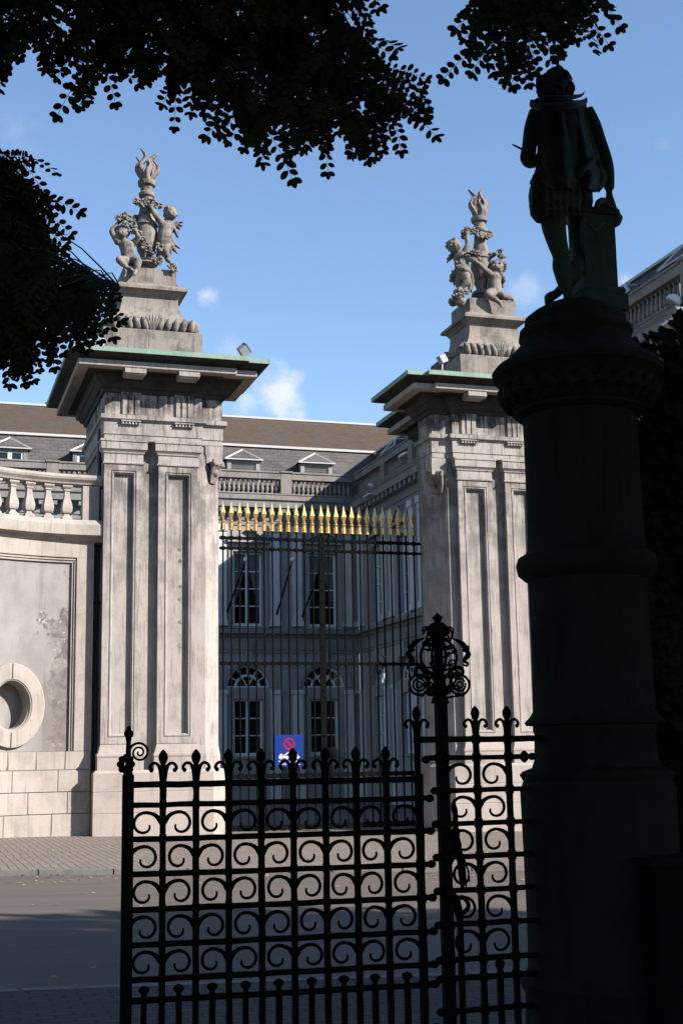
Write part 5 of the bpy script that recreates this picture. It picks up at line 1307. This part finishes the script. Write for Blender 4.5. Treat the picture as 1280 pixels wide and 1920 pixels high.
for a, r_ in (([Q(225, 300), Q(190, 400), Q(172, 510), Q(160, 575)], [62*k, 56*k, 50*k, 52*k]), ([Q(160, 575, 0), Q(175, 600, .05), Q(215, 600, .13), Q(260, 570, .19)], [54*k, 52*k, 42*k, 26*k]),
              ([Q(510, 290), Q(560, 380), Q(600, 480), Q(628, 555)], [64*k, 60*k, 52*k, 50*k]), ([Q(628, 555), Q(655, 640), Q(665, 720), Q(665, 775)], [50*k, 44*k, 38*k, 36*k])):
    b.tube(a, r_, 12, 4)
b.tube([Q(665, 770), Q(668, 820), Q(672, 850, .01)], [22*k, 24*k, 32*k], 10, 3)
for j, (dx, l) in enumerate(((-28, 38), (-10, 55), (8, 58), (24, 48))): b.tube([Q(672+dx, 850, .0), Q(680+dx, 850+l*.6, -.01), Q(688+dx*.9, 850+l, .005)], [11*k, 11*k, 8*k], 7, 3)
b.tube([Q(650, 830), Q(636, 862, -.01), Q(640, 885, -.01)], [12*k, 11*k, 8*k], 7, 3)
hl = Q(270, 565, .20); b.sphere(hl, 26*k, 8, 6)
for j in range(4): b.tube([hl+Vector((.0, 0, (j-1.5)*.010)), hl+Vector((.022, .008, (j-1.5)*.010)), hl+Vector((.026, -.01, (j-1.5)*.010))], [.007, .0065, .005], 6, 2)
b.tube([hl, hl+Vector((.01, -.01, .03))], [.008, .006], 6)
# legs: the weight leg, and the other crossing behind it on its toes
b.tube([Q(320, 900), Q(322, 1000), Q(345, 1110), Q(368, 1190), Q(372, 1260), Q(390, 1350), Q(408, 1430), Q(412, 1470)], [90*k, 82*k, 66*k, 56*k, 62*k, 52*k, 30*k, 27*k], 14, 4)
b.tube([Q(410, 1465, -.005), Q(418, 1490, .05), Q(420, 1497, .11)], [36*k, 34*k, 22*k], 10, 3); b.sphere(Q(412, 1480, -.01), 34*k, 8, 6)
b.tube([Q(470, 900, .04), Q(468, 1010, .06), Q(470, 1120, .06), Q(474, 1190, .04), Q(468, 1270, .0), Q(425, 1345, .02), Q(365, 1400, .06), Q(338, 1432, .08)], [88*k, 64*k, 50*k, 46*k, 52*k, 44*k, 32*k, 30*k], 14, 4)
b.sphere(Q(296, 1452, .07), 36*k, 10, 8, (1, 1, 1.0)); b.tube([Q(338, 1430, .08), Q(300, 1448, .08), Q(292, 1490, .10), Q(312, 1512, .11)], [30*k, 36*k, 28*k, 24*k], 10, 3)
organic(b, 'body', M_bronze, st, .0065, 6)
b = MB()           # long hair under a soft cap
b.sphere(hd+Vector((0, -.012, .018)), 84*k, 16, 10, (1.12, 1.05, .92)); b.tube([Q(234, 158), Q(248, 105), Q(296, 68), Q(360, 66), Q(408, 96), Q(430, 138)], [20*k, 34*k, 24*k, 24*k, 32*k, 16*k], 10, 4)
for i in range(16):
    x = 232+i*13.5; b.tube([Q(x, 110, -.05), Q(x-4, 160, -.065 if 3 < i < 12 else -.03), Q(x+(6 if i < 8 else -6), 205, -.05 if 3 < i < 12 else -.02)], [18*k, 20*k, 12*k], 7, 3)
organic(b, 'hair', M_bronze, st, .006, 2, disp=(.028, .028))
b = MB()           # wide collar with turned-up tips
cpts = [Q(190, 245, .03), Q(225, 225, -.04), Q(290, 215, -.10), Q(370, 212, -.11), Q(440, 205, -.07), Q(490, 195, -.01), Q(517, 172, .03)]
b.tube(cpts, [12*k, 22*k, 26*k, 26*k, 22*k, 14*k, 6*k], 9, 5, flat=.8)
b.tube([Q(182, 225, 0), Q(200, 262, -.05), Q(300, 268, -.13), Q(430, 258, -.13), Q(505, 240, -.04), Q(526, 212, 0)], [10*k, 24*k, 30*k, 30*k, 24*k, 9*k], 9, 5)
organic(b, 'collar', M_bronze, st, .006, 2)
# cape: a hanging sleeve-less cloak with deep folds
b = MB(); rows_ = [(225, 195, 522), (300, 205, 535), (400, 218, 556), (500, 216, 585), (600, 214, 618), (660, 205, 640), (705, 190, 652), (735, 183, 640), (775, 225, 600)]
vs = []; fs = []; NC = 44
for i, (y, xl, xr) in enumerate(rows_):
    t = i/(len(rows_)-1); mid = (xl+xr)/2; hw = (xr-xl)/2
    for j in range(NC):
        a = 2*math.pi*j/NC; ca, sa = math.cos(a), math.sin(a)
        fold = (.014+.022*t)*(math.sin(a*9+.6*math.sin(3*t))+.5*math.sin(a*5+1.3)) if sa < .2 else 0
        dep = (.085+.055*t)
        yy = y + (14*math.sin(a*9+1) if i == len(rows_)-1 else (6*math.sin(a*9+1) if i == len(rows_)-2 else 0))
        if i == len(rows_)-1: yy += 12*ca
        p = Q(mid+ca*hw*(1+fold*.6), yy, sa*dep+(fold if sa < 0 else 0)+.0)
        vs.append(p)
for i in range(len(rows_)-1):
    for j in range(NC): l = (j+1) % NC; fs.append((i*NC+j, i*NC+l, (i+1)*NC+l, (i+1)*NC+j))
fs.append(tuple(range(NC))); fs.append(tuple((len(rows_)-1)*NC+j for j in range(NC)))
b.add(vs, fs)
b.tube([Q(570, 800, -.02), Q(600, 770, -.03), Q(640, 720, -.01), Q(600, 620, -.06)], [10*k, 22*k, 18*k, 20*k], 8, 4)
b.tube([Q(182, 745, 0), Q(205, 700, -.06), Q(260, 640, -.12)], [10*k, 20*k, 22*k], 8, 4); b.tube([Q(600, 560, -.09), Q(520, 640, -.13), Q(470, 700, -.13)], [12*k, 20*k, 14*k], 8, 4)
organic(b, 'cape', M_bronze, st, .007, 1, disp=(.014, .06))
b = MB()           # puffed breeches and jacket skirt
for (pts, rr_) in (([Q(260, 760), Q(250, 850), Q(255, 930), Q(265, 975)], [85*k, 92*k, 84*k, 55*k]), ([Q(470, 760, .03), Q(480, 850, .03), Q(480, 920, .03), Q(480, 960, .04)], [90*k, 94*k, 84*k, 60*k])): b.tube(pts, rr_, 14, 4)
b.sphere(Q(370, 800), 120*k, 12, 8)
for i in range(10): x = 200+i*40; b.tube([Q(x, 760, -.10 if 1 < i < 8 else -.02), Q(x-4, 860, -.125 if 1 < i < 8 else -.03), Q(x+4, 950, -.10 if 1 < i < 8 else 0)], [14*k, 18*k, 12*k], 7, 3) if i < 9 else None
organic(b, 'breeches', M_bronze, st, .0075, 5, disp=(.014, .05))
m_ = MB(); m_.tube([Q(66, 500, .22), Q(115, 524, .20), Q(270, 590, .20)], [5*k, 8*k, 8*k], 7); m_.build('tool', M_bronze, st, smooth=60)
# short square pillar beside him, with his hat laid on top
m_ = MB(); pc = Q(585, 1200, .02); zA, zB_ = Q(585, 1400).z, Q(585, 945).z; cx_, cy_ = pc.x, YS+.05
def sq_(h): return [(cx_-h, cy_-h), (cx_+h, cy_-h), (cx_+h, cy_+h), (cx_-h, cy_+h)]
H0 = 112*k; zt_ = Q(585, 915).z
m_.plan(sq_(H0), [(.03, ZB-.01), (.03, Q(585, 1440).z), (.02, zA-.02), (.025, zA-.01), (.018, zA+.005), (0, zA+.012), (0, zB_), (.012, zB_+.004), (.015, zB_+.012), (.02, zt_), (-.05, zt_+.003)]); m_.build('pillar', M_bronze, st)
m_ = MB()
m_.tube([Q(520, 985, -.13), Q(545, 1000, -.15), Q(580, 1035, -.145), Q(610, 1000, -.14), Q(640, 985, -.13)], [8*k, 12*k, 14*k, 12*k, 8*k], 7, 3)
organic(m_, 'relief', M_bronze, st, .006, 1)
m_ = MB(); m_.tube([Q(575, 900, -.05), Q(600, 862, -.04), Q(630, 848, .0), Q(650, 880, .0)], [10*k, 24*k, 22*k, 30*k], 9, 4); m_.tube([Q(560, 905, 0), Q(620, 895, .02), Q(680, 900, .03), Q(715, 940, .03), Q(748, 958, .03)], [18*k, 30*k, 34*k, 30*k, 12*k], 10, 4)
m_.tube([Q(690, 915, .02), Q(705, 960, .02), Q(695, 1010, .02)], [30*k, 34*k, 18*k], 9, 4); m_.tube([Q(745, 952, .02), Q(725, 990, .02), Q(692, 1018, .02)], [10*k, 16*k, 8*k], 8, 4)
organic(m_, 'hat', M_bronze, st, .0065, 2)

# ================================================================ DARK BOX, IVY
p0, p1 = at(1222, 1610, Y=4.7), at(1345, 1610, Y=4.7)
ub = thing('utility_box', ((p0.x+p1.x)/2, 4.9, 0), 'dark green boxy cabinet standing against the ivy at the right edge', 'cabinet')
m_ = MB(); m_.box(p0.x, p1.x, 4.7, 5.1, 0, p0.z-.03); m_.build('body', flatmat('box_green', (.003, .004, .0033), .9, 0, .03), ub, bev=.01)
m_ = MB(); m_.box(p0.x-.02, p1.x+.02, 4.68, 5.12, p0.z-.03, p0.z); m_.build('lid', flatmat('box_lid', (.005, .006, .005), .9, 0, .03), ub, bev=.008)
def leaf_shape(mb, c, d, n, L_, w, blunt=False):
    """one leaf with a folded midrib; blunt = the rounded oval of a locust leaflet"""
    s = d.cross(n).normalized(); f = n*(-.12*w); q = len(mb.v)
    if blunt:
        for t, k_ in ((0, 0), (.14, .30), (.36, .48), (.62, .49), (.84, .34), (.97, .12)): mb.v.append(tuple(c+d*L_*t+s*w*k_+f*(k_*2)))
        for t, k_ in ((.97, .12), (.84, .34), (.62, .49), (.36, .48), (.14, .30)): mb.v.append(tuple(c+d*L_*t-s*w*k_+f*(k_*2)))
        mb.f += [(q, q+1, q+2, q+3, q+4, q+5), (q, q+5, q+6, q+7, q+8, q+9, q+10)]; return
    mb.v += [tuple(c), tuple(c+d*L_*.30+s*w*.46+f), tuple(c+d*L_*.70+s*w*.42+f), tuple(c+d*L_), tuple(c+d*L_*.70-s*w*.42+f), tuple(c+d*L_*.30-s*w*.46+f), tuple(c+d*L_*.5)]
    mb.f += [(q, q+1, q+2, q+6), (q+6, q+2, q+3), (q, q+6, q+4, q+5), (q+6, q+3, q+4)]
rv = random.Random(21)
iv = thing('ivy_hedge', (XCOL+1.3, 6.2, 0), 'tall mass of dark ivy leaves behind and right of the column', 'ivy')
xI = at(1128, 1000, Y=6.0).x
m_ = MB()
def rnd_unit(r_): 
    while True:
        v = Vector((r_.uniform(-1,1), r_.uniform(-1,1), r_.uniform(-1,1)))
        if .05 < v.length < 1: return v.normalized()
ivz = lambda x: at(1235, 706, Y=6.0).z+.05*math.sin((x-xI)*9)+.04*math.sin((x-xI)*23)+.16*(x-xI)
for i in range(52000):
    x = xI+rv.random()**.9*2.4-.05; z = rv.uniform(0, 1)*ivz(x); y = 6.0+rv.uniform(-.55, .55)
    if rv.random() < .5: y = 5.45+.18*math.sin(x*4+z*3)+rv.uniform(-.08, .08)
    n = Vector((rv.uniform(-.6,.6), -1, rv.uniform(-.2,.9))).normalized(); d = rnd_unit(rv); d = (d-n*d.dot(n)).normalized()
    leaf_shape(m_, Vector((x, y, z)), d, n, rv.uniform(.045, .075), rv.uniform(.04, .065))
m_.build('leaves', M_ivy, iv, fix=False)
m_ = MB()
for i in range(16):
    x = xI+.1+rv.random()*2.1; pts = [Vector((x, 6.05, 0))]; 
    for j in range(8): pts.append(pts[-1]+Vector((rv.uniform(-.12,.12), rv.uniform(-.05,.05), .42)))
    m_.tube(pts[:-1] if pts[-1].z > ivz(x)-.1 else pts, [.03*(1-.1*j) for j in range(len(pts))][:len(pts[:-1] if pts[-1].z > ivz(x)-.1 else pts)], 6)
m_.box(xI+.2, xI+2.3, 6.0, 6.12, 0, ivz(xI+.5)-.35); m_.build('stems', M_bark, iv)

# ================================================================ TREES
def inpoly(x, y, P):
    c = False; n = len(P)
    for i in range(n):
        x1, y1 = P[i]; x2, y2 = P[i-1]
        if (y1 > y) != (y2 > y) and x < (x2-x1)*(y-y1)/(y2-y1)+x1: c = not c
    return c
def to_px(p):
    d = Vector(p)-EYE; z = d.dot(Fw)
    if z < .1: return None
    return 640+FPX*d.dot(Rt)/z, 960-FPX*d.dot(Up)/z
def pinnate(mb, base, d, r_, L_=.17, npair=6, ls=.032, lw=.018):
    """a feathery locust leaf: a drooping stalk with paired oval leaflets"""
    pts = [base]; dd = d.normalized(); p = Vector(base)
    for i in range(npair+1): dd = (dd+Vector((0, 0, -.11))).normalized(); p = p+dd*(L_/npair); pts.append(p.copy())
    side = dd.cross((EYE-Vector(base)).normalized()*.0+Vector((r_.uniform(-.5,.5), -1, r_.uniform(-1.0,.6)))).normalized(); 
    for i in range(len(pts)-1): q = len(mb.v); s_ = side*.0009; mb.v += [tuple(pts[i]+s_), tuple(pts[i]-s_), tuple(pts[i+1]-s_), tuple(pts[i+1]+s_)]; mb.f.append((q, q+1, q+2, q+3))
    for i in range(1, len(pts)):
        t = (pts[i]-pts[i-1]).normalized(); n = side.cross(t).normalized()
        for s in (-1, 1):
            ld = (side*s*.85+t*.5+Vector((0,0,-.12))+rnd_unit(r_)*.20).normalized(); ln = (n+rnd_unit(r_)*.30); ln = (ln-ld*ln.dot(ld)).normalized()
            k_ = r_.uniform(.8, 1.15)*(1-.25*abs(i/len(pts)-.5))
            leaf_shape(mb, pts[i]+ld*.003, ld, ln, ls*k_, lw*k_, True)
    leaf_shape(mb, pts[-1], dd, side.cross(dd).normalized(), ls, lw, True)
def hanging(tree, polys, n, Dr, r_, anchor, limbs, extra=lambda r_: []):
    """leafy boughs of a tree that hang into view"""
    lm = MB(); x0 = min(p[0] for p in polys); x1 = max(p[0] for p in polys); y0 = min(p[1] for p in polys); y1 = max(p[1] for p in polys)
    tips = []
    while len(tips) < n:
        x, y = r_.uniform(x0, x1), r_.uniform(y0, y1)
        if not inpoly(x, y, polys): continue
        tips.append(at(x, y, D=r_.uniform(*Dr)))
    for tp in tips:
        d = Vector((r_.uniform(-1, 1), r_.uniform(-.8, .8), r_.uniform(-.9, .15)))
        pinnate(lm, tp, d, r_, r_.uniform(.13, .20), r_.choice((5, 6, 6, 7)), r_.uniform(.031, .041), r_.uniform(.019, .025))
    for tp in [at(x_, y_, D=r_.uniform(*Dr)) for x_, y_ in extra(r_)]:
        d = Vector((r_.uniform(-1, 1), r_.uniform(-.8, .8), r_.uniform(-.9, .15)))
        pinnate(lm, tp, d, r_, r_.uniform(.13, .20), 6, r_.uniform(.034, .044), r_.uniform(.022, .027)); tips.append(tp)
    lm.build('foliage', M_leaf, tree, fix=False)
    bm_ = MB(); ends = []
    for L_ in limbs:
        pts = [at(x, y, D=D) for x, y, D in L_]
        if anchor is not None: pts = [Vector(anchor)]+pts
        bm_.tube(pts, [.036*(1-.9*i/(len(pts)-1))+.004 for i in range(len(pts))], 7, 4); ends += catmull(pts, 5)[5:]
    for tp in tips[::2]:
        e = min(ends, key=lambda q: (q-tp).length)
        mid = (e+tp)/2+Vector((0, 0, .04)); 
        if (e-tp).length < 1.1: bm_.tube([e, mid, tp], [.0045, .003, .0018], 4, 2)
    bm_.build('branch', M_bark, tree, smooth=60)
def crown(tree, c, rad, n, r_, size=(.16, .30), keep=None):
    m_ = MB(); c = Vector(c)
    for i in range(n):
        v = rnd_unit(r_)*(r_.random()**.4); p = c+Vector((v.x*rad[0], v.y*rad[1], v.z*rad[2]))
        q = to_px(p)
        if q and -60 < q[0] < 1340 and -60 < q[1] < 1980: continue
        d = rnd_unit(r_); n_ = (Vector((0,0,1))+rnd_unit(r_)*.9); n_ = (n_-d*n_.dot(d)).normalized(); s_ = r_.uniform(*size)
        leaf_shape(m_, p, d, n_, s_, s_*.62)
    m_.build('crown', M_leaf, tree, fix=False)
def trunk(tree, x, y, h, c, rad, r_, w=.2):
    m_ = MB(); z0 = zg(x)-.1; top = Vector((x+r_.uniform(-.2,.2), y+r_.uniform(-.2,.2), h))
    m_.tube([(x, y, z0), (x+.02, y, z0+.3), (x+.05, y+.03, h*.5), top], [w*1.4, w, w*.85, w*.7], 12, 4); m_.build('trunk', M_bark, tree, smooth=60)
    m_ = MB()
    for i in range(7):
        v = rnd_unit(r_); v.z = abs(v.z)*.8+.1; e = Vector(c)+Vector((v.x*rad[0]*.75, v.y*rad[1]*.75, v.z*rad[2]*.7))
        q = to_px(e)
        if q and -60 < q[0] < 1340 and q[1] > -60: continue
        m_.tube([top-Vector((0,0,.2)), (top+e)/2+rnd_unit(r_)*.3, e], [w*.5, w*.3, .02], 7, 4)
    m_.build('limb', M_bark, tree, smooth=60)
r_ = random.Random(99)
GT = 'park trees over the fence'
tA = thing('locust_tree', (-2.4, 3.4, 0), 'leafy locust tree whose dark boughs hang across the top left and centre of the photo', 'tree', GT)
trunk(tA, -2.4, 3.4, 4.3, (-1.4, 2.2, 7.4), (3.8, 3.6, 3.0), r_); crown(tA, (-1.4, 2.4, 7.4), (4.0, 3.8, 3.0), 6500, r_)
hanging(tA, [(-140, -160), (690, -160), (680, -60), (660, -20), (665, 20), (690, 100), (745, 145), (762, 208), (735, 218), (690, 215), (640, 228), (600, 215), (540, 212), (500, 240), (466, 250), (436, 220), (415, 165), (385, 125), (350, 150), (300, 90), (250, 85), (215, 110), (160, 120), (130, 75), (100, -20), (60, 55), (20, 70), (-140, 90)],
        820, (4.7, 6.0), r_, (-2.3, 3.6, 4.1), [[(-80, -60, 5.0), (200, -40, 5.2), (420, 60, 5.3), (560, 130, 5.4), (700, 190, 5.5)], [(-60, -100, 5.2), (300, -90, 5.5), (520, 0, 5.5), (660, 60, 5.6), (740, 150, 5.6)], [(-80, -40, 4.9), (100, 20, 5.0), (180, 90, 5.0)], [(-60, -60, 5.1), (260, 0, 5.2), (380, 110, 5.3), (480, 220, 5.3)]], lambda r_: [(r_.uniform(-900, -130), r_.uniform(-420, 150)-.25*abs(r_.gauss(0, 200))) for _ in range(900)]+[(r_.uniform(-150, 660), -170-abs(r_.gauss(0, 170))) for _ in range(600)])
tB = thing('locust_tree', (-4.2, 8.2, 0), 'leafy locust tree reaching in from the left edge in front of the left pier', 'tree', GT)
trunk(tB, -4.2, 8.2, 4.6, (-5.6, 8.2, 7.2), (3.0, 3.4, 2.8), r_); crown(tB, (-5.6, 8.2, 7.2), (3.2, 3.4, 2.8), 4200, r_)
hanging(tB, [(-140, 270), (-10, 278), (40, 292), (65, 330), (62, 390), (85, 445), (115, 485), (175, 500), (205, 520), (195, 542), (140, 570), (115, 600), (60, 625), (25, 650), (-20, 665), (-140, 660)],
        740, (5.4, 6.9), r_, (-4.1, 8.1, 4.0), [[(-120, 480, 6.8), (20, 500, 6.4), (130, 520, 6.2), (225, 540, 6.1)], [(-120, 420, 6.6), (0, 370, 6.3), (50, 320, 6.2)], [(-120, 540, 6.6), (10, 600, 6.3), (60, 660, 6.2)], [(-100, 450, 6.4), (40, 430, 6.2), (80, 380, 6.2)]], lambda r_: [(-130-abs(r_.gauss(0, 330)), r_.uniform(230, 650)+r_.gauss(0, 50)) for _ in range(1100)])
tC = thing('locust_tree', (7.4, 2.6, 0), 'leafy locust tree with a bough hanging down over the head of the statue', 'tree', GT)
trunk(tC, 7.4, 2.6, 4.8, (6.6, .8, 8.4), (4.6, 3.6, 3.4), r_); crown(tC, (6.6, .6, 8.6), (5.0, 4.0, 3.6), 12000, r_)
hanging(tC, [(950, -160), (1075, -160), (1080, -20), (1095, 18), (1078, -10), (1060, 15), (1042, 20), (1028, -10), (1005, 20), (985, 60), (965, 20), (942, 80), (915, 90), (920, 0), (935, -20)],
        170, (4.4, 5.2), r_, (7.0, 2.6, 4.9), [[(1500, -220, 4.6), (1180, -120, 4.7), (1020, -30, 4.8), (925, 60, 4.8)], [(1180, -100, 4.7), (1110, -30, 4.8), (1070, 30, 4.8)], [(1100, -90, 4.7), (1010, 20, 4.8), (985, 80, 4.8)]], lambda r_: [(r_.gauss(1060, 170), -280-abs(r_.gauss(0, 150))) for _ in range(500)]+[(r_.uniform(1400, 1900), r_.uniform(-500, -60)) for _ in range(400)])
for i, (x, y, cz, rad, n, lb) in enumerate([(1.5, -2.5, 8.0, (4.5, 4, 3.4), 5200, 'broad park tree directly behind the camera position'), (13.2, .2, 9.0, (4.6, 3.8, 4.6), 14000, 'second park tree east of the gate, beside the street'), (11.5, -6.5, 9.2, (5, 4.5, 4.2), 8000, 'park tree deeper in the garden to the right'),
                                         (19.4, .2, 9.0, (4.4, 3.8, 4.7), 14000, 'third park tree along the street to the right'), (-7, -1, 8.5, (4.5, 4, 3.6), 4200, 'park tree on the far left, outside the gate'), (4.5, -8, 9.5, (5, 4.5, 4), 5000, 'park tree in the middle of the garden behind')]):
    t = thing('park_tree', (x, y, 0), lb, 'tree', GT); trunk(t, x, y, cz-rad[2]*.9, (x, y, cz), rad, r_, .26); crown(t, (x, y, cz), rad, n, r_, (.24, .42))
